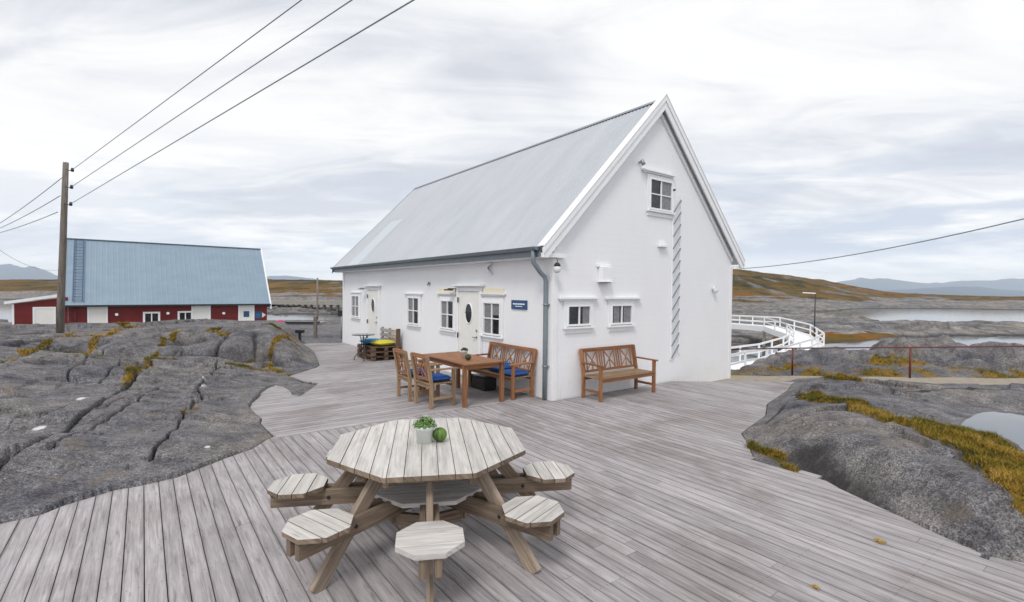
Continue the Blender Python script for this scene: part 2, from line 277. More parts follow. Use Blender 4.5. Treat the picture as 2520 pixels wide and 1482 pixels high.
# ------------------------------------------------------------------ mesh building
class MB:
    def __init__(s): s.v=[];s.f=[];s.uv=[];s.t=[];s.mi=[];s.sm=[]
    def face(s,idx,uv,t,mi=0,sm=False): s.f.append(idx);s.uv.append(uv);s.t.append(t);s.mi.append(mi);s.sm.append(sm)
    def box(s,c,size,R=None,mi=0,tone=None):
        sx,sy,sz=[k/2 for k in size]; c=Vector(c); b=len(s.v); t=random.random() if tone is None else tone
        P=[Vector((x*sx,y*sy,z*sz)) for x in(-1,1) for y in(-1,1) for z in(-1,1)]
        ax=max(range(3),key=lambda i:size[i]); o=(random.random()*20,random.random()*20)
        for p in P: s.v.append(tuple(c+(R@p if R else p)))
        for q in ((0,1,3,2),(4,6,7,5),(0,4,5,1),(2,3,7,6),(0,2,6,4),(1,5,7,3)):
            uv=[]
            # face normal axis
            n=[i for i in range(3) if len({round(P[k][i],6) for k in q})==1]
            n=n[0] if n else 0
            for k in q:
                a=P[k][ax] if n!=ax else P[k][(ax+1)%3]
                oth=[i for i in range(3) if i!=ax and i!=n]; oth=oth[0] if oth else (ax+2)%3
                uv.append((a+o[0],P[k][oth]+o[1]+n*.37))
            s.face(tuple(b+k for k in q),uv,t,mi)
        return s
    def span(s,x0,x1,y0,y1,z0,z1,mi=0,tone=None): return s.box(((x0+x1)/2,(y0+y1)/2,(z0+z1)/2),(abs(x1-x0),abs(y1-y0),abs(z1-z0)),None,mi,tone)
    def bar(s,p0,p1,w,h,up=(0,0,1),mi=0,tone=None):
        p0=Vector(p0);p1=Vector(p1);d=p1-p0;l=d.length;x=d/l;upv=Vector(up)
        if abs(x.dot(upv))>.98: upv=Vector((0,1,0))
        y=upv.cross(x).normalized();z=x.cross(y)
        R=Matrix((x,y,z)).transposed(); return s.box((p0+p1)/2,(l,w,h),R,mi,tone)
    def cyl(s,p0,p1,r0,r1=None,n=12,mi=0,caps=True,tone=None):
        r1=r0 if r1 is None else r1;p0=Vector(p0);p1=Vector(p1);d=p1-p0;x=d.normalized()
        a=Vector((0,0,1)) if abs(x.z)<.9 else Vector((1,0,0)); y=x.cross(a).normalized(); z=x.cross(y); b=len(s.v); t=random.random() if tone is None else tone
        for k in range(n):
            an=2*math.pi*k/n; e=y*math.cos(an)+z*math.sin(an); s.v.append(tuple(p0+e*r0)); s.v.append(tuple(p1+e*r1))
        for k in range(n):
            i=b+2*k;j=b+2*((k+1)%n); w=k/n*2*math.pi*r0;w2=(k+1)/n*2*math.pi*r0
            s.face((i,i+1,j+1,j),[(0,w),(d.length,w),(d.length,w2),(0,w2)],t,mi,True)
        if caps:
            s.face(tuple(b+2*k for k in range(n)),[(0,0)]*n,t,mi); s.face(tuple(b+2*k+1 for k in reversed(range(n))),[(0,0)]*n,t,mi)
        return s
    def tube(s,pts,r,n=10,mi=0):
        pts=[Vector(p) for p in pts]; b=len(s.v); t=random.random(); prev=None; L=0
        for i,p in enumerate(pts):
            d=(pts[min(i+1,len(pts)-1)]-pts[max(i-1,0)]).normalized()
            if prev is None: a=Vector((0,0,1)) if abs(d.z)<.9 else Vector((1,0,0)); y=d.cross(a).normalized()
            else: y=(prev-d*prev.dot(d)).normalized()
            prev=y; z=d.cross(y); rr=r[i] if isinstance(r,(list,tuple)) else r
            for k in range(n): an=2*math.pi*k/n; s.v.append(tuple(p+(y*math.cos(an)+z*math.sin(an))*rr))
        for i in range(len(pts)-1):
            L2=L+(pts[i+1]-pts[i]).length
            for k in range(n):
                a=b+i*n+k;c=b+i*n+(k+1)%n
                s.face((a,c,c+n,a+n),[(L,k*.02),(L,k*.02+.02),(L2,k*.02+.02),(L2,k*.02)],t,mi,True)
            L=L2
        s.face(tuple(b+k for k in reversed(range(n))),[(0,0)]*n,t,mi); s.face(tuple(b+(len(pts)-1)*n+k for k in range(n)),[(0,0)]*n,t,mi)
        return s
    def lathe(s,prof,c=(0,0,0),n=24,mi=0,sx=1,sy=1):
        b=len(s.v); t=random.random()
        for r,z in prof:
            for k in range(n): an=2*math.pi*k/n; s.v.append((c[0]+r*sx*math.cos(an),c[1]+r*sy*math.sin(an),c[2]+z))
        for i in range(len(prof)-1):
            for k in range(n):
                a=b+i*n+k;d=b+i*n+(k+1)%n; s.face((a,d,d+n,a+n),[(prof[i][1],k*.1),(prof[i][1],k*.1+.1),(prof[i+1][1],k*.1+.1),(prof[i+1][1],k*.1)],t,mi,True)
        return s
    def prism(s,poly,z0,z1,mi=0,tone=None,along=(1,0),xf=None,ov=None):
        b=len(s.v);n=len(poly);t=random.random() if tone is None else tone; o=(random.random()*30 if ov is None else .6*random.randint(0,50),random.random()*30 if ov is None else ov)
        al=along;ac=(-along[1],along[0])
        q=lambda p:(p[0]*al[0]+p[1]*al[1]+o[0],p[0]*ac[0]+p[1]*ac[1]+o[1])
        xf=xf or (lambda x,y,z:(x,y,z))
        for p in poly: s.v.append(xf(p[0],p[1],z0))
        for p in poly: s.v.append(xf(p[0],p[1],z1))
        s.face(tuple(b+n+i for i in range(n)),[q(p) for p in poly],t,mi)
        s.face(tuple(b+i for i in reversed(range(n))),[q(p) for p in reversed(poly)],t,mi)
        for i in range(n):
            j=(i+1)%n; a=q(poly[i]);c=q(poly[j]); s.face((b+i,b+j,b+n+j,b+n+i),[a,c,(c[0],c[1]+.03),(a[0],a[1]+.03)],t,mi)
        return s
    def build(s,name,m,parent=None,bevel=0.0):
        me=bpy.data.meshes.new(name); me.from_pydata(s.v,[],s.f)
        ms=m if isinstance(m,(list,tuple)) else [m]
        for k in ms: me.materials.append(M[k] if isinstance(k,str) else k)
        uvl=me.uv_layers.new(name='UVMap'); flat=[c for fu in s.uv for p in fu for c in p]; uvl.data.foreach_set('uv',flat)
        at=me.attributes.new('tone','FLOAT','FACE'); at.data.foreach_set('value',s.t)
        me.polygons.foreach_set('material_index',s.mi); me.polygons.foreach_set('use_smooth',s.sm); me.update()
        o=bpy.data.objects.new(name,me); COL.objects.link(o)
        if parent is not None: o.parent=parent
        if bevel: 
            md=o.modifiers.new('bevel','BEVEL'); md.width=bevel; md.segments=1; md.limit_method='ANGLE'; md.angle_limit=rad(40)
        return o
def tag(o,label=None,cat=None,group=None,kind=None):
    for k,v in (('label',label),('category',cat),('group',group),('kind',kind)):
        if v: o[k]=v
    return o
def thing(name,label,cat,p=(0,0,0),rz=0.0,group=None):
    o=bpy.data.objects.new(name,None); COL.objects.link(o); o.location=tuple(p); o.rotation_euler=(0,0,rz); o.empty_display_size=.2
    return tag(o,label,cat,group)
def copy_tree(o,parent=None):
    c=o.copy(); COL.objects.link(c); c.parent=parent
    for ch in list(o.children): copy_tree(ch,c)
    return c
# ------------------------------------------------------------------ noise + interpolation for ground
def vnoise(x,y,seed=0):
    xi=np.floor(x).astype(np.int64); yi=np.floor(y).astype(np.int64); fx=x-xi; fy=y-yi
    def hsh(a,b):
        n=(a*374761393+b*668265263+seed*1274126177)&0xffffffff; n=((n^(n>>13))*1274126177)&0xffffffff; return ((n^(n>>16))&0xffff)/65535.
    ux=fx*fx*(3-2*fx); uy=fy*fy*(3-2*fy)
    a=hsh(xi,yi);b=hsh(xi+1,yi);c=hsh(xi,yi+1);d=hsh(xi+1,yi+1)
    return (a*(1-ux)+b*ux)*(1-uy)+(c*(1-ux)+d*ux)*uy
def fbm(x,y,oct=5,seed=0,gain=.5):
    s=0;a=1;t=0
    for k in range(oct): s=s+a*(vnoise(x*2**k+k*7.3,y*2**k+k*3.1,seed+k)*2-1); t+=a; a*=gain
    return s/t
def ridge(x,y,oct=4,seed=0):
    s=0;a=1;t=0
    for k in range(oct): s=s+a*(1-np.abs(vnoise(x*2**k+k*5.3,y*2**k,seed+k)*2-1)); t+=a; a*=.5
    return s/t
class TPS:
    def __init__(s,X,z,lam=1e-3):
        s.X=np.array(X,float);n=len(z);d=np.linalg.norm(s.X[:,None]-s.X[None],axis=2)
        K=s.k(d)+lam*np.eye(n);P=np.c_[np.ones(n),s.X];Am=np.block([[K,P],[P.T,np.zeros((3,3))]])
        s.w=np.linalg.solve(Am,np.r_[z,0,0,0])
    def k(s,d): return d   # cone kernel: no overshoot
    def __call__(s,x,y):
        out=np.zeros_like(x)
        for (a,b),w in zip(s.X,s.w): out+=w*np.hypot(x-a,y-b)
        return out+s.w[-3]+s.w[-2]*x+s.w[-1]*y
def polyclosed_sd(x,y,poly):
    """distance to closed polygon outline, positive inside"""
    ins=np.zeros(x.shape,bool); dmin=np.full(x.shape,1e9); n=len(poly)
    for i in range(n):
        x0,y0=poly[i];x1,y1=poly[(i+1)%n]
        cond=((y0>y)!=(y1>y)); xx=(x1-x0)*(y-y0)/((y1-y0) if y1!=y0 else 1e-9)+x0; ins^=cond&(x<xx)
        dmin=np.minimum(dmin,segd(x,y,x0,y0,x1,y1))
    return np.where(ins,dmin,-dmin)
def segd(x,y,x0,y0,x1,y1):
    dx,dy=x1-x0,y1-y0; t=np.clip(((x-x0)*dx+(y-y0)*dy)/(dx*dx+dy*dy+1e-12),0,1); return np.hypot(x-x0-t*dx,y-y0-t*dy)
def polyd(x,y,pl):
    d=np.full(x.shape,1e9)
    for i in range(len(pl)-1): d=np.minimum(d,segd(x,y,*pl[i],*pl[i+1]))
    return d
def facets(x,y,seed):
    """broken-rock cells: tilted plane value and distance to the cell edge"""
    xi=np.floor(x);yi=np.floor(y);f1=np.full(x.shape,9.);f2=np.full(x.shape,9.);val=np.zeros(x.shape)
    def h(a,b,k): return np.modf(np.abs(np.sin(a*127.1+b*311.7+k*74.7+seed*3.3)*43758.5453))[0]
    for i in (-1,0,1):
        for j in (-1,0,1):
            a=xi+i;b=yi+j;cx=a+.5+.8*(h(a,b,1)-.5);cy=b+.5+.8*(h(a,b,2)-.5);d=np.hypot(x-cx,y-cy)
            v=(h(a,b,3)-.5)+(x-cx)*(h(a,b,4)-.5)*1.6+(y-cy)*(h(a,b,5)-.5)*1.6
            n=d<f1;f2=np.where(n,f1,np.minimum(f2,d));val=np.where(n,v,val);f1=np.where(n,d,f1)
    return val,f2-f1
def sstep(a,b,x): t=np.clip((x-a)/(b-a),0,1); return t*t*(3-2*t)
def gridmesh(name,X,Y,Z,m,attrs,kind='structure',keep=None):
    nr,nc=X.shape; me=bpy.data.meshes.new(name); me.vertices.add(nr*nc)
    me.vertices.foreach_set('co',np.stack([X,Y,Z],-1).astype(np.float32).ravel())
    i=np.arange(nr*nc).reshape(nr,nc); q=np.stack([i[:-1,:-1],i[:-1,1:],i[1:,1:],i[1:,:-1]],-1)
    if keep is not None: q=q[keep[:-1,:-1]|keep[1:,1:]]
    q=q.reshape(-1,4)
    me.loops.add(q.size); me.polygons.add(len(q)); me.loops.foreach_set('vertex_index',q.ravel().astype(np.int32))
    me.polygons.foreach_set('loop_start',np.arange(0,q.size,4,dtype=np.int32)); me.polygons.foreach_set('loop_total',np.full(len(q),4,dtype=np.int32))
    me.polygons.foreach_set('use_smooth',np.ones(len(q),bool)); me.update(calc_edges=True)
    for k,a in attrs.items(): at=me.attributes.new(k,'FLOAT','POINT'); at.data.foreach_set('value',a.astype(np.float32).ravel())
    me.materials.append(M[m]); o=bpy.data.objects.new(name,me); COL.objects.link(o); tag(o,kind=kind); return o
#@@DECK
# ------------------------------------------------------------------ deck
def GL(px,py): a=loc(G(px,py)); return (a[0],a[1])
left_px=[(0,1290),(106,1265.6),(156,1245),(243.7,1218.7),(286,1206),(325,1200),(364,1192),(400,1184),(437,1175),(500,1150),(556,1128),(622,1105),(656,1083),(676,1074)]
back_px=[(676,1074),(655,1056),(642,1043),(645.7,1031),(632.5,1022),(621,1012.6),(615.6,1003),(621,992),(640,977),(642,969),(659,956),(678,948.6),(696.5,952),(713.5,962),(719,973),(738,976),(762,960),(785,943),(749,939),(730,931.7),(711.6,926),(779,905),(787,899.7),(775.6,879),(760.5,864),(738,850),(744,846)]
right_px=[(1957,940),(1947.5,946),(1937,962),(1887,994.5),(1883,1023),(1855,1043),(1823,1067),(1839,1091),(1855,1131),(1931,1151),(2012,1171),(2068,1203.6),(2120,1228),(2181,1256),(2229,1276),(2309,1316),(2365.6,1340),(2426,1370),(2520,1384)]
lp=[GL(*p) for p in left_px]; bp=[GL(*p) for p in back_px]; rp=[GL(*p) for p in right_px]
vb=lp[-1][1]   # border between the two board directions
off=lambda x,y:loc((x,y,0))[:2]
vjoin=-0.06
front=[off(-7.2,3.0)]+lp+[(0.0,lp[-1][1]),(0.02,-0.03),(3.55,-0.03)]+rp+[off(5.2,3.0),off(5.6,-1.5),off(-8,-1.5)]
back=[bp[i] for i in range(len(bp))]+[(-0.02,11.75),(-0.02,vb),(bp[0][0],vb)]
deck_all=[off(-7.2,3.0)]+lp+bp[1:]+[(-0.02,11.75),(0.0,0.0),(3.55,-0.03)]+rp+[off(5.2,3.0),off(5.6,-1.5),off(-8,-1.5)]
deck_xy=[tuple(wld(*p)[:2]) for p in deck_all]
def planks(mb,poly,axis,w,gap,z0,jlen,tfun=None,seed=0):
    """boards running along axis (0: u, 1: v), cut to the outline"""
    R=random.Random(seed); ac=1-axis
    lo=min(p[ac] for p in poly); hi=max(p[ac] for p in poly)
    def ivals(c):
        xs=[]; n=len(poly)
        for i in range(n):
            p,q=poly[i],poly[(i+1)%n]
            if (p[ac]>c)!=(q[ac]>c): xs.append(p[axis]+(q[axis]-p[axis])*(c-p[ac])/(q[ac]-p[ac]))
        xs.sort(); return [(xs[i],xs[i+1]) for i in range(0,len(xs)-1,2)]
    k0=math.floor(lo/w); k1=math.ceil(hi/w)
    for k in range(k0,k1+1):
        a=k*w+gap/2; b=(k+1)*w-gap/2; mid=(a+b)/2
        ia,ib,im=ivals(a),ivals(b),ivals(mid)
        if not im: continue
        vin=[p for p in poly if a-.02<p[ac]<b+.02]
        ok=len(ia)==len(im)==len(ib) and all(abs(ia[i][e]-im[i][e])<1.6 and abs(ib[i][e]-im[i][e])<1.6 for i in range(len(im)) for e in (0,1))
        for i,(s0,s1) in enumerate(im):
            ends=[(ia[i][0],ib[i][0]),(ia[i][1],ib[i][1])] if ok else [(s0,s0),(s1,s1)]
            cuts=[]; x=s0-R.uniform(0,jlen)
            while x<s1:
                x+=jlen*R.choice((.75,1,1,1.2))
                if s0+.5<x<s1-.5: cuts.append(x)
            if (not ok or (vin and len(im)==1)) and i==0:
                pc=[tuple(p) for p in poly]
                for (sgn,lim) in ((1,a),(-1,b)):
                    o_=[]
                    for q_ in range(len(pc)):
                        p1,p2=pc[q_],pc[(q_+1)%len(pc)]; d1=sgn*(p1[ac]-lim); d2=sgn*(p2[ac]-lim)
                        if d1>=0: o_.append(p1)
                        if (d1>=0)!=(d2>=0): t_=d1/(d1-d2); o_.append((p1[0]+(p2[0]-p1[0])*t_,p1[1]+(p2[1]-p1[1])*t_))
                    pc=o_
                if len(im)==1 and 2<len(pc)<40: mb.prism(pc,z0-.028,z0,0,R.random(),(1,0) if axis==0 else (0,1),ov=0.0); continue
            E_=[ends[0]]
            for c in cuts: E_+= [(c-.0015,c-.0015),(c+.0015,c+.0015)]
            E_.append(ends[1])
            for e in range(0,len(E_),2):
                (a0,b0),(a1,b1)=E_[e],E_[e+1]
                if min(a1,b1)-max(a0,b0)<.02 and abs(a1-a0)+abs(b1-b0)<.04: continue
                pl=[(a0,a),(a1,a),(b1,b),(b0,b)] if axis==0 else [(a,a0),(b,b0),(b,b1),(a,a1)]
                dz=R.uniform(-.0015,.0015); t=R.random()
                mb.prism(pl,z0-.028+dz,z0+dz,0,t,(1,0) if axis==0 else (0,1),ov=0.0)
dk=MB()
planks(dk,front,1,0.122,0.0065,0.0,4.2,seed=3)
planks(dk,back,0,0.122,0.0065,0.001,3.6,seed=5)
# border board laid over the joint
dk.prism([(bp[0][0],vb-.09),(0.0,vb-.09),(0.0,vb+.03),(bp[0][0]+.02,vb+.03)],-.02,.006,0,.8,(1,0))
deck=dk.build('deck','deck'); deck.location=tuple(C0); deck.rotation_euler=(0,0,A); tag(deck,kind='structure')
#@@ROCK
# ------------------------------------------------------------------ bare rock, left
def polar(a0,a1,na,r0,r1,nr):
    az=np.linspace(rad(a0),rad(a1),na); r=r0 if isinstance(r0,np.ndarray) else np.geomspace(r0,r1,nr)
    R_,A_=np.meshgrid(r,az,indexing='ij'); return R_*np.sin(A_),R_*np.cos(A_),R_,A_
# control points: picture column/row and the height the rock has there
LC=[(-300,1330,.0),(0,1262,.05),(-250,1150,.3),(0,1140,.22),(150,1180,.1),(150,1080,.22),(300,1130,.1),(300,1020,.22),(450,1100,.1),(450,1000,.2),(560,1070,.05),(600,1000,.05),(560,950,.12),(660,940,.03),
    (0,1000,.38),(-250,980,.5),(150,940,.36),(300,930,.3),(430,930,.25),(0,900,.5),(150,890,.45),(300,880,.36),(450,890,.25),(580,900,.16),(690,915,.05),(700,890,.12),(760,885,.1),
    (700,860,.32),(640,850,.42),(735,848,.18),(600,870,.3),(560,850,.38),(480,860,.36),(400,850,.42),(280,850,.42),(120,860,.46),(0,860,.52),(-250,850,.7),
    (0,825,.56),(147,824,.5),(300,820,.58),(420,815,.62),(540,815,.62),(620,812,.55),(700,818,.42),
    (-250,806,.66),(0,808,.56),(120,805,.56),(250,798,.6),(400,790,.66),(520,787,.66),(600,793,.6),(650,800,.5),(720,815,.25)]
pts=[];zs=[]
for px,py,z in LC: g=G(px,py,z); pts.append((g[0],g[1])); zs.append(z)
for px,dep,z in [(-300,26,-.3),(0,26,-.5),(300,27,-.5),(560,27,-.7),(700,26,-1.4),(780,24,-1.3),(780,19.5,-.7),(-300,36,-2.5),(200,36,-2.5),(700,36,-2.2)]:
    g=D(px,700,dep); pts.append((g[0],g[1])); zs.append(z)
lrock=TPS(pts,zs,1e-3)
def hit(H,px,py,dmax=40):
    d=ray(px,py); t=1.5
    while t<dmax:
        p=np.array([0,0,EYE])+d*t
        if p[2]<float(H(np.array([p[0]]),np.array([p[1]]))[0]): break
        t*=1.006
    return (p[0],p[1])
rx=.3765;ox=0;oy=1150/1.5238
ZL=lambda x,y:(x*rx,oy+y*rx)       # from notes taken on an enlarged view
cracks=[([(0,1040),(90,990),(200,930),(330,870),(430,800),(560,740),(680,660),(780,590),(850,510),(930,440),(1000,370)],.075,.22),
        ([(290,960),(400,910),(520,840),(660,770),(800,710),(900,640),(960,600)],.035,.09),
        ([(890,610),(960,570),(1080,520)],.03,.05),
        ([(960,1030),(1030,940),(1120,850),(1170,760),(1240,660),(1310,600),(1300,520),(1380,440),(1410,370)],.045,.14),
        ([(250,740),(330,715),(470,680)],.03,.06),([(420,480),(520,410),(600,350),(690,300)],.05,.12),
        ([(660,500),(730,450),(800,400)],.04,.1),([(1190,330),(1280,270),(1350,240)],.06,.16),([(1400,350),(1480,300),(1540,260)],.08,.2),
        ([(560,730),(700,700),(830,620)],.03,.04),([(100,720),(40,780),(0,800)],.03,.03),([(0,410),(100,360),(330,280)],.04,.1)]
mossL=[([(0,375),(90,350),(170,320),(260,285),(330,270)],.16),([(480,340),(560,310),(640,270),(720,220),(780,190)],.16),([(820,510),(880,460),(940,400),(1000,350),(1060,290),(1130,240),(1200,190)],.15),
       ([(1000,350),(1150,350)],.14),([(1480,160),(1530,210),(1600,250)],.2),([(1660,150),(1750,160),(1850,190),(1930,220)],.2),([(1500,375),(1620,385),(1750,405),(1850,430),(1900,455)],.11),([(1780,350),(1850,310),(1930,290)],.14),
       ([(780,110),(900,130)],.3),([(1180,740),(1210,700),(1260,650)],.05),([(1750,380),(1800,410),(1870,440)],.1),([(1420,220),(1500,240)],.15),([(720,160),(850,150)],.25)]
X,Y,R_,A_=polar(-64,-14,620,2.2,34,620)
Z=lrock(X,Y)
sdk=polyclosed_sd(X,Y,deck_xy)
outd=np.clip(-sdk,0,None)
amp=sstep(0.0,1.2,outd)
ca,sa=math.cos(rad(28)),math.sin(rad(28)); XX=X*ca+Y*sa; YY=-X*sa+Y*ca
near=sstep(9.5,12.5,R_)
Z+=amp*(fbm(XX*.35,YY*1.0,4,3)*.10+fbm(X*2.1,Y*2.1,4,9)*.02)
lumps=(vnoise(XX*.62+3,YY*.9+1,21)-.5)*.34+(ridge(XX*.7,YY*1.3,4,31)-.62)*.36
Z+=near*amp*lumps*.30*(1-sstep(16,19,R_))
creast=ridge(XX*.55+.4,YY*1.5,3,51); Z-=near*amp*np.clip(creast-.88,0,1)*1.0
moss=np.zeros_like(Z); darkmask=np.zeros_like(Z)
jx=XX+fbm(X*1.2,Y*1.2,3,201)*.35; jy=YY+fbm(X*1.2,Y*1.2,3,202)*.35
fv,fe=facets(jx*.38,jy*.95,5); fv2,fe2=facets(jx*1.1+3,jy*2.4,8)
fm=amp*(.25+.75*sstep(7,11,R_)); Z+=fm*(fv*.11+fv2*.04)
ck=np.exp(-(fe/.03)**2)*sstep(.42,.55,vnoise(X*.5,Y*.5,203))*fm; Z-=ck*.07; darkmask=np.maximum(darkmask,ck*1.0)
ck=np.exp(-(fe2/.035)**2)*sstep(.55,.68,vnoise(X*.9,Y*.9,204))*amp; Z-=ck*.02; darkmask=np.maximum(darkmask,ck*.8)
wob=fbm(X*3,Y*3,3,77)*.05+fbm(X*11,Y*11,2,79)*.015
for pl,w,dp in cracks:
    P=[hit(lrock,*ZL(*p)) for p in pl]; sc=1+.06*max(0,P[0][1]-6)
    d=np.abs(polyd(X+wob,Y+wob,P)); ww=w*sc*(.14+.42*vnoise(X*1.3,Y*1.3,47)); g=np.exp(-(d/ww)**2); Z-=dp*g*1.3; Z+=dp*.2*np.exp(-(d/(w*6))**2)*np.sign(wob+.02); darkmask=np.maximum(darkmask,1.15*np.exp(-(d/(ww*.8))**2))  # each crack line is coloured darker as well as carved
for pl,w in mossL:
    P=[hit(lrock,*ZL(*p)) for p in pl]; sc=1+.05*max(0,P[0][1]-6); d=polyd(X+wob*2,Y+wob*2,P); moss=np.maximum(moss,(1-sstep(w*sc*.1,w*sc*.8,d))*(.42+.75*vnoise(X*2.3,Y*2.3,49)))
# rounded humps separated by clefts
humps=[(672,862,1.35,.34),(750,893,.75,.13),(560,868,.75,.22),(492,872,.5,.16),(612,815,.9,.12),(700,826,1.1,.2),(330,862,.9,.2),(225,855,.9,.16),(430,838,.85,.16),(120,855,1.1,.14),(512,838,.6,.18),(40,835,1.0,.1),(400,868,.5,.12),(290,900,.7,.1),(160,892,.7,.1),(350,830,.9,.1),(240,826,.8,.08)]
hq=np.full(Z.shape,9.0); hh_=np.zeros_like(Z)
wa=fbm(X*.9,Y*.9,3,111)*.34; wb_=fbm(X*1.1+9,Y*1.1,3,112)*.34
for px,py,r,h_ in humps:
    c=hit(lrock,px,py); dx_,dy_=X-c[0]+wa*r,Y-c[1]+wb_*r; t_=math.atan2(c[1],c[0]); e1=-dx_*math.sin(t_)+dy_*math.cos(t_); e2=dx_*math.cos(t_)+dy_*math.sin(t_)
    q=np.hypot(e1/r,e2/(r*.85)); hh_=np.maximum(hh_,1.45*h_*np.sqrt(np.clip(1-q**2.2,0,1))); hq=np.minimum(hq,q)
Z+=hh_*amp; cle=np.exp(-((hq-1.04)/.075)**2)*amp*sstep(.25,.45,vnoise(X*.8,Y*.8,44)); Z-=cle*.17; darkmask=np.maximum(darkmask,cle*.85)  # cleft rings around the humps are carved and coloured darker
moss=np.maximum(moss,np.exp(-((hq-1.16)/.16)**2)*sstep(.42,.62,vnoise(X*1.1+5,Y*1.1,45))*amp*.9)
pale=np.zeros_like(Z)
for px,py,r in ((500,936,.06),(503,948,.045),(207,998,.045),(95,1046,.055),(505,1103,.03)):
    c=hit(lrock,px,py); pale=np.maximum(pale,1-sstep(.7,1.2,np.hypot((X-c[0]+wob*.6)/r,(Y-c[1]+wob)/(r*1.6))))
lowm=sstep(.02,-.16,lumps)*near*amp*sstep(.35,.6,vnoise(X*.5,Y*.5,5))*(R_<24); moss=np.maximum(moss,lowm*.4)*(.55+.55*vnoise(X*4,Y*4,46))
Z=np.where(sdk>-.02,np.minimum(Z,-.045-.4*np.clip(sdk,0,.6)),Z)
Z=np.where((sdk<=-.02),np.maximum(Z,-.035+.25*np.clip(outd,0,.2)),Z)
Z+=moss*.03*(.5+fbm(X*6,Y*6,3,4))
rkl=gridmesh('rock',X,Y,Z,'rock',{'moss':moss,'darkmask':darkmask,'pale':pale})
LG=(X,Y,Z,moss)
# ------------------------------------------------------------------ bare rock, right
RC=[(1957,940,.0),(1900,990,.02),(1830,1066,.02),(1845,1095,.0),(1860,1125,.0),(1931,1145,.02),(1960,960,.22),(2000,945,.33),(2060,930,.36),(2120,938,.34),(1930,1010,.22),(1920,1050,.2),(1990,1010,.34),(2060,1010,.42),(1990,1080,.26),(1900,1085,.1),
    (2012,1160,.08),(2080,1170,.15),(2060,1090,.36),(2120,1060,.43),(2200,1100,.46),(2140,1160,.32),(2130,1215,.1),(2181,1240,.08),(2250,1180,.42),(2260,1240,.2),(2309,1300,.08),(2330,1180,.45),(2400,1230,.42),(2400,1320,.14),(2500,1290,.4),(2520,1240,.45),(2600,1300,.45),(2600,1380,.2),
    (2520,1370,.1),(2100,985,.34),(2200,1050,.36),(2300,1090,.34),(2400,1130,.34),(2520,1190,.38),(2700,1250,.4),
    (2200,960,.28),(2280,985,.24),(2200,1010,.3),(2300,1020,.2),(2400,1000,.16),(2420,1060,.12),(2520,1050,.12),(2700,1080,.12),(2520,1120,.2),(2480,990,.2),(2600,985,.22),(2330,1045,.2),(2700,1010,.2)]
pts=[];zs=[]
for px,py,z in RC: g=G(px,py,z); pts.append((g[0],g[1])); zs.append(z)
for x,y,z in [(9,11.2,0.02),(6.6,11.3,.02),(12,10,.1),(5.2,10.8,.02),(5.3,3.2,.4),(6,1.5,.5),(7,4,.6),(9,6,.3),(12,6,.3),(4.6,2.6,.2),(4.9,11.9,-.3),(7,12.5,-.3),(12,12.5,-.3)]: pts.append((x,y)); zs.append(z)
rrock=TPS(pts,zs,1e-3)
X,Y,R_,A_=polar(24,72,520,3.2,16.0,420)
Z=rrock(X,Y); sdk=polyclosed_sd(X,Y,deck_xy); outd=np.clip(-sdk,0,None)
Z=np.where(Z>0,Z*(.08+.92*sstep(-.05,.5,outd)),Z)
amp=sstep(0,.7,outd)
Z+=amp*(fbm(X*.9,Y*.9,4,13)*.06+fbm(X*3.2,Y*3.2,4,19)*.022)
PR=lambda x,y:(1706.3+.402*x,886+.402*y)
mossR=[([(720,225),(800,250),(880,260),(960,255),(1040,290),(1100,330),(1200,390),(1300,430),(1400,470),(1500,510),(1600,560),(1750,610),(1850,680),(1950,730),(2050,790)],.20),([(1350,440),(1500,470),(1650,530),(1800,570),(1950,640)],.28),([(1450,390),(1600,410),(1780,480),(1900,560)],.18),
       ([(350,540),(430,570),(520,590)],.07),([(580,620),(640,660),(680,660)],.09),([(830,125),(900,118),(1000,130)],.12)]
moss=np.zeros_like(Z);darkmask=np.zeros_like(Z); wob=fbm(X*3,Y*3,3,78)*.07
jx=X+fbm(X*1.1,Y*1.1,3,211)*.4; jy=Y+fbm(X*1.1,Y*1.1,3,212)*.4
fv,fe=facets(jx*.75+jy*.3,jy*.9-jx*.3,15); fv2,fe2=facets(jx*2.1,jy*1.7,18); Z+=amp*(fv*.10+fv2*.03)
ck=np.exp(-(fe/.03)**2)*sstep(.5,.62,vnoise(X*.8,Y*.8,213))*amp; Z-=ck*.04; darkmask=np.maximum(darkmask,ck*.95)
ck=np.exp(-(fe2/.04)**2)*sstep(.55,.66,vnoise(X*1.2,Y*1.2,214))*amp; Z-=ck*.015; darkmask=np.maximum(darkmask,ck*.7)
for pl,w in mossR:
    P=[hit(rrock,*PR(*p)) for p in pl]; d=polyd(X+wob,Y-wob,P); moss=np.maximum(moss,1-sstep(w*.55,w*1.25,d))
for pl,w,dp in [([(700,560),(760,640),(850,700),(930,760),(1010,800)],.24,.12),([(1090,740),(1150,760),(1160,800)],.06,.16),([(1110,860),(1170,850),(1185,910)],.02,.08),([(1230,180),(1600,200),(2000,220)],.1,.0),([(640,190),(720,230)],.05,.06),([(450,350),(560,260),(700,230)],.03,.03)]:
    P=[hit(rrock,*PR(*p)) for p in pl]; d=polyd(X+wob*.6,Y+wob*.6,P); Z-=dp*np.exp(-(d/w)**2); darkmask=np.maximum(darkmask,(1-sstep(w*.5,w*1.4,d))*(.75+.6*vnoise(X*14,Y*14,3)))  # dark wet cleft and dark pits, carved and coloured
poolc=[hit(rrock,*p) for p in [(2310,1042),(2350,1030),(2385,1010),(2450,1002),(2520,1004),(2700,1004),(2900,1010),(2900,1130),(2700,1120),(2520,1100),(2440,1068),(2400,1060)]]
pz=.13; wob=wob+fbm(X*1.6,Y*1.6,3,178)*.16
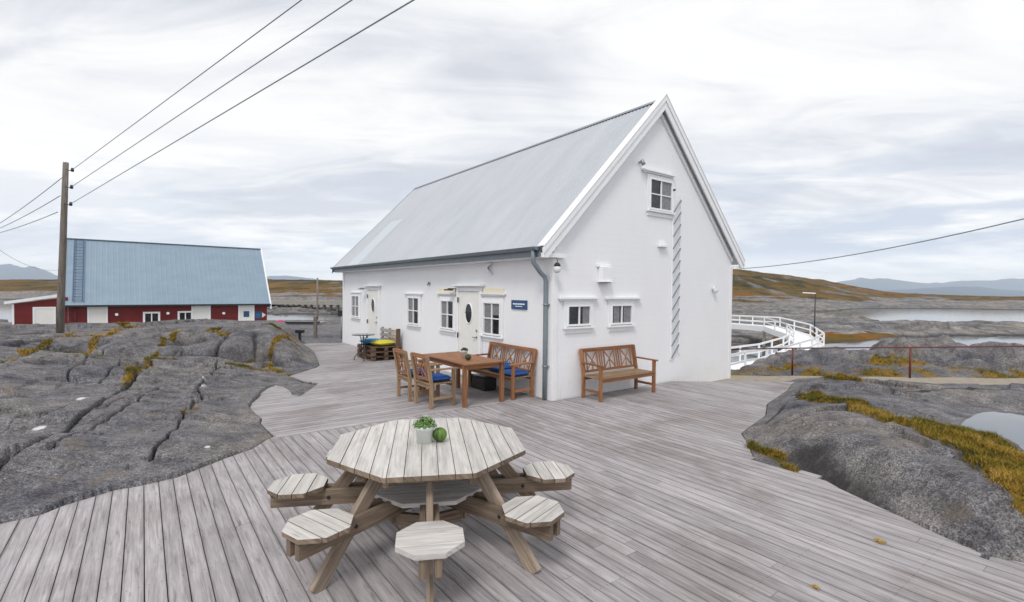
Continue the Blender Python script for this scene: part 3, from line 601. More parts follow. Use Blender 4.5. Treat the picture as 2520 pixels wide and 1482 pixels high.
psd=polyclosed_sd(X+wob,Y+wob,poolc); Z=np.where(psd>-.25,Z*(1-sstep(-.25,.0,psd))+(pz+.012-.12*np.clip(psd,-.1,.6))*sstep(-.25,.0,psd),Z); moss=moss*(1-sstep(-.06,.04,psd))
Z=np.where(sdk>-.01,np.minimum(Z,-.05-.4*np.clip(sdk,0,.5)),Z)
Z+=moss*(.05+.05*fbm(X*5,Y*5,4,41))*sstep(.3,.9,moss)
gridmesh('rock',X,Y,Z,'rock',{'moss':moss*(.6+.6*vnoise(X*5,Y*5,48)),'darkmask':np.clip(darkmask,0,1)})
RG=(X,Y,Z,moss)
pl=MB(); n=len(poolc); cx=sum(p[0] for p in poolc)/n; cy=sum(p[1] for p in poolc)/n
big=[(cx+(p[0]-cx)*1.15,cy+(p[1]-cy)*1.25) for p in poolc]
pl.v=[(p[0],p[1],pz) for p in big]; pl.face(tuple(range(n)),[(0,0)]*n,.5); po=pl.build('water','pool'); tag(po,kind='structure')
# ------------------------------------------------------------------ shore and hills behind
# (column in picture, distance, height)
BC=[]
for px in (-500,-250,0,150): BC+=[(px,1.5,-.6),(px,8,-.8),(px,20,-1.2),(px,34,-2.4),(px,45,-2.35),(px,60,-2.6),(px,68,-4.4),(px,166,-4.6),(px,176,-2.9),(px,195,-1.4),(px,215,1.0),(px,260,4.4),(px,330,5),(px,420,2)]
for px in (320,520): BC+=[(px,1.5,-.6),(px,8,-.8),(px,20,-1.2),(px,34,-2.4),(px,62,-2.4),(px,85,-4),(px,130,-3.8),(px,190,-1),(px,260,5),(px,340,5),(px,420,2)]
for px in (655,700,760,850,900): BC+=[(px,1.5,-.6),(px,8,-.8),(px,18,-.55),(px,22,-.9),(px,28,-1.7),(px,38,-2.6),(px,46,-3.3),(px,56,-4.4),(px,86,-4.4),(px,96,-3.1),(px,108,-2.9),(px,135,-2.7),(px,165,-1.6),(px,250,6),(px,300,6.6),(px,420,2)]
for px in (1150,1450): BC+=[(px,1.5,-.6),(px,8,-.6),(px,20,-.6),(px,40,-2.8),(px,100,-3),(px,250,10),(px,320,12),(px,420,3)]
BC+=[(p,d,z) for p in (1700,1800) for d,z in ((1.5,-.6),(8,-.6),(11,-.35),(14,-.3),(18,-1.0),(24,-2.8),(30,-3.4),(45,-2.8),(60,-2.5),(100,-2.3),(160,-1.2),(190,1),(215,5),(260,14.2),(310,15),(420,4))]
BC+=[(p,d,z) for p in (1950,2020) for d,z in ((8,-.6),(11,-.35),(14,-.28),(17,-.4),(20,-.9),(25,-2.6),(32,-4),(43,-4),(50,-2.9),(60,-2.2),(100,-2.4),(160,-1.6),(200,1),(260,9.6 if p==1950 else 7.7),(310,10),(420,3))]
BC+=[(2120,d,z) for d,z in ((8,-.4),(11,-.3),(14,-.25),(17,-.35),(20,-.8),(25,-2.6),(31,-4.2),(45,-4.2),(54,-2.8),(70,-2.1),(90,-2.5),(115,-3.9),(158,-3.7),(170,-2.7),(200,-.5),(260,4.2),(310,5),(420,1))]
BC+=[(p,d,z) for p in (2210,2300) for d,z in ((8,-.4),(11,-.3),(13.5,-.22),(16,-.2),(18.5,-.4),(24,-2.8),(32,-4.3),(53,-4.3),(59,-2.85),(68,-2.2),(76,-2.6),(82,-3.2),(87,-4.6),(164,-4.6),(174,-2.8),(195,-1.4),(230,-.2),(260,.9),(310,1.2),(420,-1))]
BC+=[(p,d,z) for p in (2400,2520,2750,3100) for d,z in ((8,-.4),(11,-.3),(13.5,-.22),(16,-.2),(18.5,-.35),(24,-2.6),(32,-4.3),(56,-4.3),(62,-2.9),(74,-2.2),(82,-2.6),(87,-3.2),(92,-4.6),(164,-4.6),(174,-2.8),(195,-1),(230,.4),(260,1.4),(310,1.2),(420,-1))]
bt=TPS([((p-1260)/260,math.log(d)*4) for p,d,z in BC],[z for p,d,z in BC],2e-3)
rr=np.concatenate([np.geomspace(1.4,12,40),np.geomspace(12.1,34,300),np.geomspace(34.2,120,200),np.geomspace(121,430,220)])
az=np.linspace(rad(-56),rad(56),760); Rg,Ag=np.meshgrid(rr,az,indexing='ij')
Yd=Rg*np.cos(Ag)*1.0; X=Rg*np.sin(Ag); Y=Yd; Yd=np.maximum(Yd,.5)
pxg=1260+X/np.maximum(Y,.3)*F; pxg=np.clip(pxg,-900,3600)
Z=bt((pxg-1260)/260,np.log(np.maximum(Y,.6))*4)
Z+=fbm(X*.012,Y*.03,4,61)*np.clip(Rg/260,0,1)**2*1.6 + fbm(X*.07,Y*.22,5,62)*sstep(30,80,Rg)*.55+fbm(X*.5,Y*.7,4,63)*sstep(10,20,Rg)*.14
nf=sstep(12.9,14.2,Y)*(1-sstep(24,30,Rg)); Z+=nf*(pxg>1750)*((ridge(X*.75,Y*.8,5,71)-.62)*.55)
bould=[(1868,16.2,.8,.32),(1955,16.6,.9,.34),(2065,16.4,1.25,.42),(2222,16.3,1.15,.80),(2262,17.6,1.3,.8),(2345,15.8,.95,.5),(2400,14.6,.6,.38),(2500,15.2,1.1,.62),(2620,15,1.3,.6),(2140,17.6,.8,.3),(2440,18,1.4,.4)]
wb=fbm(X*1.3,Y*1.3,4,90)*.5; bl=np.zeros_like(Z)
for px,d,r,hh in bould:
    c=D(px,700,d); q=np.hypot((X-c[0]+wb)/r,(Y-c[1]+wb*.7)/(r*.8)); k=np.clip(1-q**3,0,1)**.6; bl=np.maximum(bl,k*hh)
Z+=bl
fv,fe=facets(X*.8+fbm(X,Y,3,221)*.3,Y*.7+fbm(X,Y,3,222)*.3,25); Z+=nf*(pxg>1750)*fv*.22*sstep(.0,.1,bl+.05)
fv,fe=facets(X*.14+fbm(X*.1,Y*.1,3,223)*.4,Y*.2,28); Z+=fv*.5*sstep(44,52,Rg)*(1-sstep(150,220,Rg))*(Z>-3.2)
Z+=(fbm(X*.22,Y*.4,4,67)*.35+fbm(X*.8,Y*1.2,3,68)*.12)*sstep(44,52,Rg)*(1-sstep(150,220,Rg))*(Z>-3.3)
moss=np.zeros_like(Z)
heath=sstep(-1.3,.8,Z+fbm(X*.05,Y*.12,5,64)*2.6)*sstep(60,110,Rg)*(.28+.8*vnoise(X*.13,Y*.06,164)+.25*vnoise(X*.5,Y*.2,165))
moss=np.maximum(moss,heath)
mn=vnoise(X*.9,Y*.9,65)*.5+vnoise(X*2.6,Y*2.6,66)*.5
nearm=(1-sstep(24,32,Rg))*sstep(12.6,13.0,Y)*(1-sstep(.05,.3,bl))*(pxg>1700)
moss=np.maximum(moss,nearm*(.10+.68*mn))
moss=np.maximum(moss,(1-sstep(30,45,Rg))*(pxg<1000)*(.2+.7*mn)*(Y>17))
# yellow weed belt along the mid shore
moss=np.maximum(moss,(pxg>1900)*sstep(-3.25,-3.0,Z)*(1-sstep(-2.6,-2.3,Z))*(Rg>44)*(Rg<75)*(.45+.5*vnoise(X*.3,Y*.2,166)))
darkmask=(1-sstep(-2.95,-2.7,Z))*(Rg>40)*(1-moss)  # wet rock along the waterline
darkmask=np.maximum(darkmask,(pxg>1780)*sstep(.8,.95,np.sin(Z*5+fbm(X*.05,Y*.1,3,8)*3))*(Rg>60)*.4*(1-moss))
# gravel path runs at a level in front of the railing
pathband=(pxg>1600)*sstep(10.2,10.5,Y)*(1-sstep(12.9,13.15,Y)); Z=Z*(1-pathband)+(-.2)*pathband; moss=moss*(1-pathband)
Z=np.where((Y<10.2)&(Rg<12),-.62,Z)
hsd=polyclosed_sd(X,Y,[tuple(wld(*p)[:2]) for p in ((-.2,-.2),(6.2,-.2),(6.2,12),(-.2,12))]); Z=np.where(hsd>-.3,np.minimum(Z,-.5),Z)
Z=np.where(polyclosed_sd(X,Y,deck_xy)>-.05,np.minimum(Z,-.35),Z)
ter=gridmesh('terrain',X,Y,Z,'farrock',{'moss':moss,'darkmask':np.clip(darkmask,0,1)}); ter.data.materials.append(M['rock'])
rc_=.5*(Rg[:-1,:-1]+Rg[1:,1:]).ravel(); ter.data.polygons.foreach_set('material_index',(rc_<33).astype(np.int32))
TG=(X,Y,Z,moss,pxg)
# path
pm=MB(); P0=[D(1640,700,10.3),D(1800,700,10.3),D(3300,700,10.3)]; P1=[D(1640,700,13.0),D(1800,700,13.0),D(3300,700,13.0)]
nn=60
for i in range(nn+1):
    x=3.2+i*.35
    pm.v+=[(x,10.3+.04*math.sin(i*1.3)+.03*math.sin(i*.7),-.178),(x,13.02+.05*math.sin(i*1.1),-.178)]
for i in range(nn): pm.face((2*i,2*i+2,2*i+3,2*i+1),[(0,0)]*4,.5)
tag(pm.build('path','gravel'),kind='structure')
# sea
sm=MB(); n=64; sm.v=[(0,0,-3.0)]+[(18000*math.cos(2*math.pi*k/n),18000*math.sin(2*math.pi*k/n),-3.0) for k in range(n)]
for k in range(n): sm.face((0,1+k,1+(k+1)%n),[(0,0)]*3,.5)
tag(sm.build('water','water'),kind='structure')
# mountains over the water
def mountain(profile,dep,thick,seed):
    xs=[p[0] for p in profile]; ys=[p[1] for p in profile]
    px=np.linspace(xs[0],xs[-1],260); py=np.interp(px,xs,ys); k=np.ones(7)/7; py=np.convolve(np.pad(py,3,'edge'),k,'valid')
    t=np.linspace(0,1,40); PX,T=np.meshgrid(px,t); PY=np.meshgrid(py,t)[0]
    dd=dep+T*thick; hor=706+(PX-352)*.0101
    ztop=2+(hor-PY)/F*(dep+.4*thick)
    prof=np.where(T<.4,np.sin(T/.4*math.pi/2)**.8,np.cos((T-.4)/.6*math.pi/2))
    X=(PX-1260)/F*dd; Z=-20+(ztop+20)*prof; Z+=fbm(X*.004,dd*.004,5,seed)*ztop*.28*np.sin(T*math.pi)*(np.abs(T-.4)>.06)
    edge=sstep(0,.06,(PX-xs[0])/(xs[-1]-xs[0]))*sstep(0,.06,(xs[-1]-PX)/(xs[-1]-xs[0])); Z=-20+(Z+20)*edge
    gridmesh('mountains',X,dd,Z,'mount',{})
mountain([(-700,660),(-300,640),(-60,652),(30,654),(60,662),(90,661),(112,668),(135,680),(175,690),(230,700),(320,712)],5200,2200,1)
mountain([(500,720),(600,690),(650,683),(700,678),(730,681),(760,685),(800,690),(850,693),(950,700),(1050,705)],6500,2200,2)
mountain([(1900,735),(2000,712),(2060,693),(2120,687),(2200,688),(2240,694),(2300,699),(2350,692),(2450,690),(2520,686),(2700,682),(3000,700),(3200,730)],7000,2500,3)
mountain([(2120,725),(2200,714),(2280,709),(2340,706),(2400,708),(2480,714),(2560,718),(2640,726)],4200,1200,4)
# ------------------------------------------------------------------ tufts of grass on the moss
def tufts(name,grids,count,hrange,label):
    vs=[];fs=[];tn=[]
    for (X,Y,Z,mo,flt,cnt) in grids:
        idx=np.argwhere((mo>.5)&flt); 
        if len(idx)==0: continue
        wts=(X[idx[:,0],idx[:,1]]**2+Y[idx[:,0],idx[:,1]]**2)   # even density on the ground
        wts/=wts.sum(); pick=idx[RNG.choice(len(idx),cnt,p=wts)]
        for (i,j) in pick:
            bx,by,bz=X[i,j]+RNG.normal(0,.01),Y[i,j]+RNG.normal(0,.01),Z[i,j]-.01
            dist=math.hypot(bx,by); sc=max(1,dist/9); t0=vnoise(np.array([bx*1.7]),np.array([by*1.7]),99)[0]
            for q in range(5):
                a=RNG.uniform(0,6.28); h=RNG.uniform(*hrange)*RNG.uniform(.4,1.3)*sc**.5; w=.003*sc; ln=RNG.uniform(.3,1.6)*h
                x0,y0=bx+RNG.normal(0,.018),by+RNG.normal(0,.018); b=len(vs)
                vs+=[(x0-w*math.sin(a),y0+w*math.cos(a),bz),(x0+w*math.sin(a),y0-w*math.cos(a),bz),(x0+ln*math.cos(a),y0+ln*math.sin(a),bz+h)]
                fs.append((b,b+1,b+2)); tn.append(min(1,max(0,t0*.9+RNG.normal(0,.2))))
    me=bpy.data.meshes.new(name); me.from_pydata(vs,[],fs); me.materials.append(M['grass'])
    at=me.attributes.new('tone','FLOAT','FACE'); at.data.foreach_set('value',tn)
    o=bpy.data.objects.new(name,me); COL.objects.link(o); tag(o,kind='stuff'); return o
lx,ly,lz,lm=LG; rx_,ry_,rz_,rm=RG; tx,ty,tz,tm,tp=TG
tufts('grass',[(rx_,ry_,rz_,rm,rx_>0,12000),(lx,ly,lz,lm,(ly<22),6000),(tx,ty,tz,tm,(ty<24)&(ty>12.8)&(tp>1700),5000),(tx,ty,tz,tm,(ty<26)&(ty>17)&(tp<900)&(tp>600),1500)],0,(.02,.06),'')
#@@HOUSE
# ------------------------------------------------------------------ white house  (local: x=u along gable, y=v along the long wall)
H=thing('white_house','white painted wooden house with steep pale grey metal roof on the deck','house',C0,A)
W=6.0; LN=11.75; ZE=2.99; ZR=6.05; UR=3.0
wm=MB()
def quad(mb,P,mi=0): b=len(mb.v); mb.v+=P; mb.face(tuple(range(b,b+len(P))),[(p[0]+p[1],p[2]) for p in P],.5,mi)
ZB=-.55
quad(wm,[(0,0,ZB),(W,0,ZB),(W,0,ZE),(UR,0,ZR),(0,0,ZE)])
quad(wm,[(0,LN,ZB),(0,LN,ZE),(UR,LN,ZR),(W,LN,ZE),(W,LN,ZB)])
quad(wm,[(0,0,ZB),(0,0,ZE),(0,LN,ZE),(0,LN,ZB)]); quad(wm,[(W,0,ZB),(W,LN,ZB),(W,LN,ZE),(W,0,ZE)])
wm.build('wall','white',H)
cb=MB()   # corner boards and base trim
for a_ in ((-.022,.1,-.022,-.002),(-.022,-.002,-.0,.12),(W-.1,W+.022,-.022,-.002),(-.022,-.002,LN-.12,LN+.02)):
    cb=MB(); cb.span(*a_,ZB,2.66); cb.build('corner_board','trim',H,.003)
# roof
SL=(ZR-ZE)/(UR); th=.05
def roofside(sgn,name):
    ov=.30; v0,v1=-.10,LN+.22; nv=int((v1-v0)/.0125); amp=.010
    vv=np.linspace(v0,v1,nv); top=ZR+.10; ue=UR+sgn*(UR+ov) if sgn>0 else -ov
    s=np.linspace(0,1,7); Vg,Sg=np.meshgrid(vv,s); u=UR+(ue-UR)*Sg; z=top-np.abs(u-UR)*SL
    nx=sgn*SL/math.hypot(SL,1); nz=1/math.hypot(SL,1); w=amp*np.sin(Vg*2*math.pi/.1)
    # overlapping sheets: a small step at mid slope
    w=w+.006*((Sg>.45)&(Sg<.55))
    o=gridmesh(name,u+w*nx,Vg,z+w*nz,'roof',{},kind=None); o.parent=H
    me=o.data; me.materials.append(M['rooflight'])
    if sgn<0:
        mi=np.zeros(len(me.polygons),np.int32); ce=np.zeros(len(me.polygons)*3); me.polygons.foreach_get('center',ce); ce=ce.reshape(-1,3)
        mi[(ce[:,1]>9.5)&(ce[:,1]<10.5)&(ce[:,0]<1.6)]=1; me.polygons.foreach_set('material_index',mi)
    return o
roofside(-1,'roof'); roofside(1,'roof')
sf=MB()   # boarding under the roof, soffits
for sg in (-1,1):
    ue=-.28 if sg<0 else W+.28
    ztop=lambda u:ZR+.075-abs(u-UR)*SL
    P=[(UR,-.08,ztop(UR)),(ue,-.08,ztop(ue)),(ue,LN+.2,ztop(ue)),(UR,LN+.2,ztop(UR))]; quad(sf,P)
    P2=[(p[0],p[1],p[2]-.06) for p in P]; quad(sf,P2[::-1])
    quad(sf,[P[1],P[2],P2[2],P2[1]])
sf.span(-.28,-.0,-.06,LN+.1,2.60,2.62)
sf.build('soffit','trim',H)
bb=MB()   # barge boards, near gable
for sg in (-1,1):
    ue=-.36 if sg<0 else W+.34; zt=lambda u:ZR+.135-abs(u-UR)*SL
    for (y0,y1,dz0,dz1) in ((-.145,-.115,0,-.28),(-.165,-.145,.03,-.10),(-.05,-.003,-.30,-.38)):
        xs=[UR,ue] if sg<0 else [ue,UR]
        if dz0<-.2: ue=.03 if sg<0 else W-.03
        zc=zt(ue)-.17 if dz0>-.2 else -9; k=max(0,(-.17-dz1)/SL); uc=ue-sg*k
        poly=[(UR,zt(UR)+dz0),(ue,zt(ue)+dz0),(ue,min(zt(ue)+dz0-.02,max(zc,zt(ue)+dz1))),(uc,max(zc,zt(uc)+dz1)),(UR,zt(UR)+dz1)]
        bb=MB(); bb.prism(poly,y0,y1,xf=lambda x,y,z:(x,z,y)); bb.build('barge_board','trim',H)
    ue=-.36 if sg<0 else W+.34
    bb=MB(); b=0; xs=[UR,ue] if sg<0 else [ue,UR]
    for y in (-.175,.02):
        for u in xs: bb.v.append((u,y,zt(u)+.045)); bb.v.append((u,y,zt(u)+.033))
    for q in ((0,2,6,4),(1,5,7,3),(0,1,3,2),(4,6,7,5),(0,4,5,1),(2,3,7,6)): bb.face(tuple(b+k for k in q),[(0,0)]*4,.5)
    bb.build('verge_flashing','trim',H)
# boxed eave return at the corner
bb=MB(); bb.span(-.30,.22,-.112,-.004,2.60,2.68); bb.build('eave_box','trim',H)
bb=MB(); bb.span(W+.03,W+.3,-.112,0,2.60,2.68); bb.build('eave_box','trim',H)
zt=lambda u:ZR+.12-abs(u-UR)*SL
for xs in ((UR,-.34),(UR,W+.34)):
    bf=MB(); b=0
    for y in (LN+.22,LN+.25):
        for u,k in ((xs[0],0),(xs[1],0),(xs[1],-.2),(xs[0],-.2)): bf.v.append((u,y,zt(u)+k))
    for q in ((0,1,2,3),(7,6,5,4),(0,4,5,1),(1,5,6,2),(2,6,7,3),(3,7,4,0)): bf.face(tuple(b+k for k in q),[(0,0)]*4,.5)
    bf.build('barge_board','gutter',H)
rc=MB(); 
for k in range(2):
    sg=(-1,1)[k]; b=len(rc.v)
    for y in (.02,LN+.24):
        rc.v.append((UR,y,ZR+.125)); rc.v.append((UR+sg*.09,y,ZR+.135-.09*SL))
    rc.face((b,b+1,b+3,b+2),[(0,0)]*4,.5)
rc.build('ridge_cap','gutter',H)
# gutter with fascia
gt=MB()
zg=ZR+.10-(UR+.30)*SL
for sx in (0,):
    prof=[(math.cos(a)*.065,math.sin(a)*.065) for a in np.linspace(math.pi,2*math.pi,9)]; b=len(gt.v)
    for y in (.03,LN+.2):
        for px_,pz_ in prof: gt.v.append((-.365+px_,y,zg-.0+pz_))
    m_=len(prof)
    for i in range(m_-1): gt.face((b+i,b+i+1,b+m_+i+1,b+m_+i),[(0,0)]*4,.5,0,True)
    gt.face(tuple(b+i for i in range(m_)),[(0,0)]*m_,.5); gt.face(tuple(b+m_+i for i in reversed(range(m_))),[(0,0)]*m_,.5)
gt.span(-.30,-.283,.0,LN+.2,zg-.17,zg+.01)
for y in np.arange(.5,LN,1.2): gt.span(-.435,-.3,y-.012,y+.012,zg-.004,zg+.002)
gt.build('gutter','gutter',H)
dp=MB()
dp.tube([(-.36,.14,zg-.05),(-.36,.14,zg-.2),(-.35,.14,zg-.28),(-.20,.13,zg-.45),(-.10,.12,zg-.53),(-.075,.12,zg-.62),(-.075,.12,1.2),(-.075,.12,.02)],.042,12)
dp.build('downpipe','gutter',H)
for z in (1.75,.62): br=MB(); br.cyl((-.075,.12,z-.015),(-.075,.12,z+.015),.052,n=12); br.span(-.06,.05,.05,.09,z-.012,z+.012); br.build('pipe_bracket','greymetal',H)
# windows
def window(wallname,a0,a1,z0,z1,nx,nz,lint=None,curt='',trimw=.075,sill=True,yel=False):
    """a: v on the long wall ('A') or u on the gable ('B')"""
    def xf(a,o,z): return (-o,a,z) if wallname=='A' else (a,-o,z)
    def sp(mb,aa,ab,o0,o1,za,zb,mi=0):
        p=xf(aa,o0,za);q=xf(ab,o1,zb); mb.span(min(p[0],q[0]),max(p[0],q[0]),min(p[1],q[1]),max(p[1],q[1]),za,zb,mi)
    w=MB()
    sp(w,a0-.035,a0,.003,.05,z0-.035,z1+.035);sp(w,a1,a1+.035,.003,.05,z0-.035,z1+.035);sp(w,a0,a1,.003,.05,z0-.035,z0);sp(w,a0,a1,.003,.05,z1,z1+.035)
    for k in range(1,nx): c=a0+(a1-a0)*k/nx; sp(w,c-.014,c+.014,.004,.04,z0,z1)
    for k in range(1,nz):
        c=z0+(z1-z0)*k/nz
        for e in range(nx):
            l=a0+(a1-a0)*e/nx+(.014 if e else 0); r_=a0+(a1-a0)*(e+1)/nx-(.014 if e<nx-1 else 0); sp(w,l,r_,.004,.038,c-.012,c+.012)
    o=w.build('window','trim',H,.002)
    g=MB(); p=[xf(a0,.012,z0),xf(a1,.012,z0),xf(a1,.012,z1),xf(a0,.012,z1)]; quad(g,p if wallname=='B' else p[::-1]); g.build('pane','glass',o)
    if curt:
        c=MB()
        for (f0,f1,g0,g1) in curt:
            l=a0+(a1-a0)*f0; r_=a0+(a1-a0)*f1; zb=z0+(z1-z0)*g0; zt_=z0+(z1-z0)*g1
            n=10; b=len(c.v)
            for k in range(n+1):
                aa=l+(r_-l)*k/n; oo=.0155+(.002 if k%2 else 0)
                c.v+= [xf(aa,oo,zb),xf(aa,oo,zt_)]
            for k in range(n):
                q=(b+2*k,b+2*k+2,b+2*k+3,b+2*k+1); c.face(q if wallname=='B' else q[::-1],[(0,0)]*4,.5)
        c.build('curtain','curtain',o)
    t=MB(); e=trimw+.035
    sp(t,a0-e,a0-.036,.002,.03,z0-.05,z1+e);sp(t,a1+.036,a1+e,.002,.03,z0-.05,z1+e);sp(t,a0-.036,a1+.036,.002,.03,z1+.036,z1+e)
    t.build('window_trim','trim',o,.002)
    if sill:
        s=MB(); sp(s,a0-e,a1+e,.002,.075,z0-.085,z0-.052); sp(s,a0-e+.03,a1+e-.03,.002,.024,z0-.17,z0-.086); s.build('sill','trim',o,.002)
    if lint:
        l0,l1,lz,ld=lint; l=MB(); sp(l,l0,l1,.002,ld,lz,lz+.035); sp(l,l0+.03,l1-.03,.002,ld*.6,lz-.03,lz-.001)
        if yel: sp(l,l0+.06,l1-.06,.002,.02,lz+.037,lz+.13,1)
        l.build('lintel',['trim','paleyellow'],o,.002)
    return o
window('A',10.03,10.72,1.06,1.74,2,2,(9.9,10.87,1.86,.07),[(0,1,0,1)])
window('A',5.42,6.06,1.08,1.76,2,2,(5.22,6.3,1.87,.07),[(0.45,.95,0,1)])
window('A',3.55,4.14,1.08,1.72,2,2,(3.44,4.37,1.90,.07),[(.42,1,0,1)],yel=True)
window('A',1.63,2.22,1.08,1.72,2,2,(1.45,2.34,1.91,.07),[(.55,1,0,1),(0,.55,.62,1)],yel=True)
window('B',.36,.92,1.38,1.71,2,1,(.12,1.12,1.85,.09),[(.68,1,0,1)])
window('B',1.55,2.13,1.37,1.71,2,1,(1.36,2.4,1.85,.09),[(.1,.4,0,1),(.62,1,0,1)])
window('B',2.70,3.42,3.80,4.40,2,2,(2.42,3.5,4.55,.09),[(.55,1,0,1)])
def door(v0,v1,z1):
    d=MB(); d.span(-.035,-.003,v0,v1,.02,z1); o=d.build('door','door',H,.003)
    f=MB(); f.span(-.06,-.003,v0-.09,v0-.004,.0,z1+.09); f.span(-.06,-.003,v1+.004,v1+.09,.0,z1+.09); f.span(-.058,-.003,v0-.003,v1+.003,z1+.004,z1+.09)
    f.build('door_frame','trim',o,.003)
    l=MB(); l.span(-.14,-.003,v0-.16,v1+.16,z1+.12,z1+.16); l.span(-.09,-.003,v0-.12,v1+.12,z1+.092,z1+.118); l.build('lintel','trim',o,.003)
    c=((v0+v1)/2,z1-.5); n=28; g=MB(); r=MB()
    g.v=[(-.0385,c[0]+.135*math.cos(2*math.pi*k/n),c[1]+.215*math.sin(2*math.pi*k/n)) for k in range(n)]; g.face(tuple(reversed(range(n))),[(0,0)]*n,.5); g.build('pane','glass',o)
    r.tube([(-.038,c[0]+.15*math.cos(2*math.pi*k/n),c[1]+.23*math.sin(2*math.pi*k/n)) for k in range(n+1)],.014,8); r.build('pane_ring','trim',o)
    h=MB(); hv=v0+.1; h.cyl((-.035,hv,.95),(-.075,hv,.95),.012); h.bar((-.078,hv-.005,.95),(-.078,hv+.12,.95),.016,.018); h.cyl((-.035,hv,.95),(-.042,hv,.95),.028)
    h.build('handle','greymetal',o); h=MB(); h.cyl((-.035,hv,1.1),(-.052,hv,1.1),.026); h.build('lock','greymetal',o)
    for z in (.45,.95,z1-.2): hg=MB(); hg.cyl((-.066,v1+.0,z-.06),(-.066,v1+.0,z+.06),.016); hg.build('hinge','darkmetal',o)
    return o
door(2.40,3.28,1.97); door(8.25,9.12,1.97)
# stencilled marks above two windows (small brown traces)
# blue plate sign
sg=thing('sign','blue rectangular sign with two white lines of lettering on the long white wall','sign',wld(-.003,0,0),A)
b=MB(); b.span(-.022,0,.74,1.24,1.63,1.81); pl_=b.build('plate','signblue',sg,.002)
b=MB()
for (a0,a1,z0,z1) in ((.80,.865,1.722,1.748),(.875,.95,1.722,1.748),(.96,1.02,1.722,1.748),(1.03,1.10,1.722,1.748),(1.11,1.18,1.722,1.748),(.88,.94,1.682,1.697),(.95,1.03,1.682,1.697),(1.04,1.10,1.682,1.697)): b.span(-.0245,-.0222,a0,a1,z0,z1)
b.build('lettering','trim',sg)
# fixtures on the walls (each can be lifted away)
def fixture(name,label,cat,group=None): return thing(name,label,cat,wld(0,0,0),A,group)
x=fixture('vent_hood','white boxy vent hood standing out above the gap of the two small gable windows','vent')
b=MB(); b.span(1.16,1.44,-.12,-.003,2.20,2.48); b.span(1.13,1.47,-.16,-.003,2.18,2.2); b.span(1.1,1.5,-.05,-.003,2.48,2.53); b.build('hood','trim',x,.004); b=MB(); b.span(1.18,1.42,-.11,-.02,2.168,2.178); b.build('opening','darkmetal',x)
x=fixture('vent_hood','small white louvre vent between the upper gable window and the escape ladder foot','vent')
b=MB(); b.span(3.0,3.28,-.09,-.003,2.98,3.03); b.span(3.03,3.25,-.05,-.003,3.03,3.09); b.build('hood','trim',x,.003)
x=fixture('wall_lamp','hanging lamp with black cap and white globe under the near eave corner','lamp')
b=MB(); b.tube([(-.05,-.13,2.60),(-.05,-.16,2.57),(-.05,-.16,2.50)],.006,6); b.build('bracket','darkmetal',x)
b=MB(); b.lathe([(.0,.07),(.03,.065),(.055,.03),(.06,0),(.0,0)],(-.05,-.16,2.44),16); b.build('cap','black',x)
b=MB(); b.lathe([(.055,0.0),(.07,-.04),(.06,-.09),(.03,-.12),(.0,-.125)],(-.05,-.16,2.44),16); b.build('globe','bulb',x)
x=fixture('wall_lamp','tiny spotlight above the upper left corner of the high gable window','lamp')
b=MB(); b.cyl((2.34,-.003,4.70),(2.34,-.08,4.68),.022); b.cyl((2.32,-.08,4.73),(2.36,-.11,4.63),.035,.045); b.build('housing','greymetal',x)
x=fixture('wall_lamp','white bulkhead lamp low on the far right of the gable wall','lamp')
b=MB(); b.cyl((5.18,-.003,2.10),(5.18,-.07,2.10),.055); b.lathe([(.05,0),(.06,-.05),(.04,-.1),(0,-.11)],(5.18,-.07,2.10),14); b.build('housing','bulb',x)
x=fixture('wall_horn','round grey white horn shaped fixture high on the long wall near the downpipe','fixture')
b=MB()
for k,r in enumerate((.13,.10,.07)): b.tube([(-.02-.03*k,1.97+r*math.cos(t),2.47+r*math.sin(t)) for t in np.linspace(-1.9,1.9,14)],.016,8)
b.build('coil','trim',x)
x=fixture('wall_bracket','small grey metal hook under the eave between the two long wall doors','bracket')
b=MB(); b.span(-.05,-.003,4.80,4.84,2.12,2.2); b.tube([(-.05,4.82,2.18),(-.08,4.82,2.14),(-.06,4.82,2.1)],.01,6); b.build('hook','greymetal',x)
x=fixture('floodlight','dark floodlight on an arm beside the top of the near white door','lamp')
b=MB(); b.span(-.24,-.003,3.44,3.47,2.02,2.04); b.span(-.26,-.12,3.40,3.60,1.985,2.018); b.build('housing','darkmetal',x)
x=fixture('floodlight','grey floodlight on an arm beside the top of the far white door','lamp')
b=MB(); b.span(-.24,-.003,9.30,9.33,2.02,2.04); b.span(-.26,-.12,9.26,9.46,1.985,2.018); b.build('housing','gutter',x)
# escape ladder folded against the gable
x=fixture('escape_ladder','white folding escape ladder with slanting grey rungs running down the gable wall','ladder')
b=MB(); b.span(3.49,3.52,-.035,-.004,.48,4.2); b.build('stringer','trim',x)
b=MB(); b.span(3.765,3.795,-.06,-.036,.62,4.22); b.build('stringer','trim',x)
for k in range(13):
    z=.52+.272*k; b=MB(); b.bar((3.505,-.045,z),(3.775,-.045,z+.30-.0),.02,.022,(0,1,0)); b.build('rung','gutter',x)
b=MB(); b.cyl((3.50,-.004,4.27),(3.50,-.07,4.27),.022,n=10); b.build('lock','black',x)
#@@FURN
# ------------------------------------------------------------------ octagonal picnic table
PC=(-.675,4.08); PA=rad(280)
pt=thing('picnic_table','octagonal weathered pine picnic table with round-about stools in the foreground','picnic table',(PC[0],PC[1],0),PA)
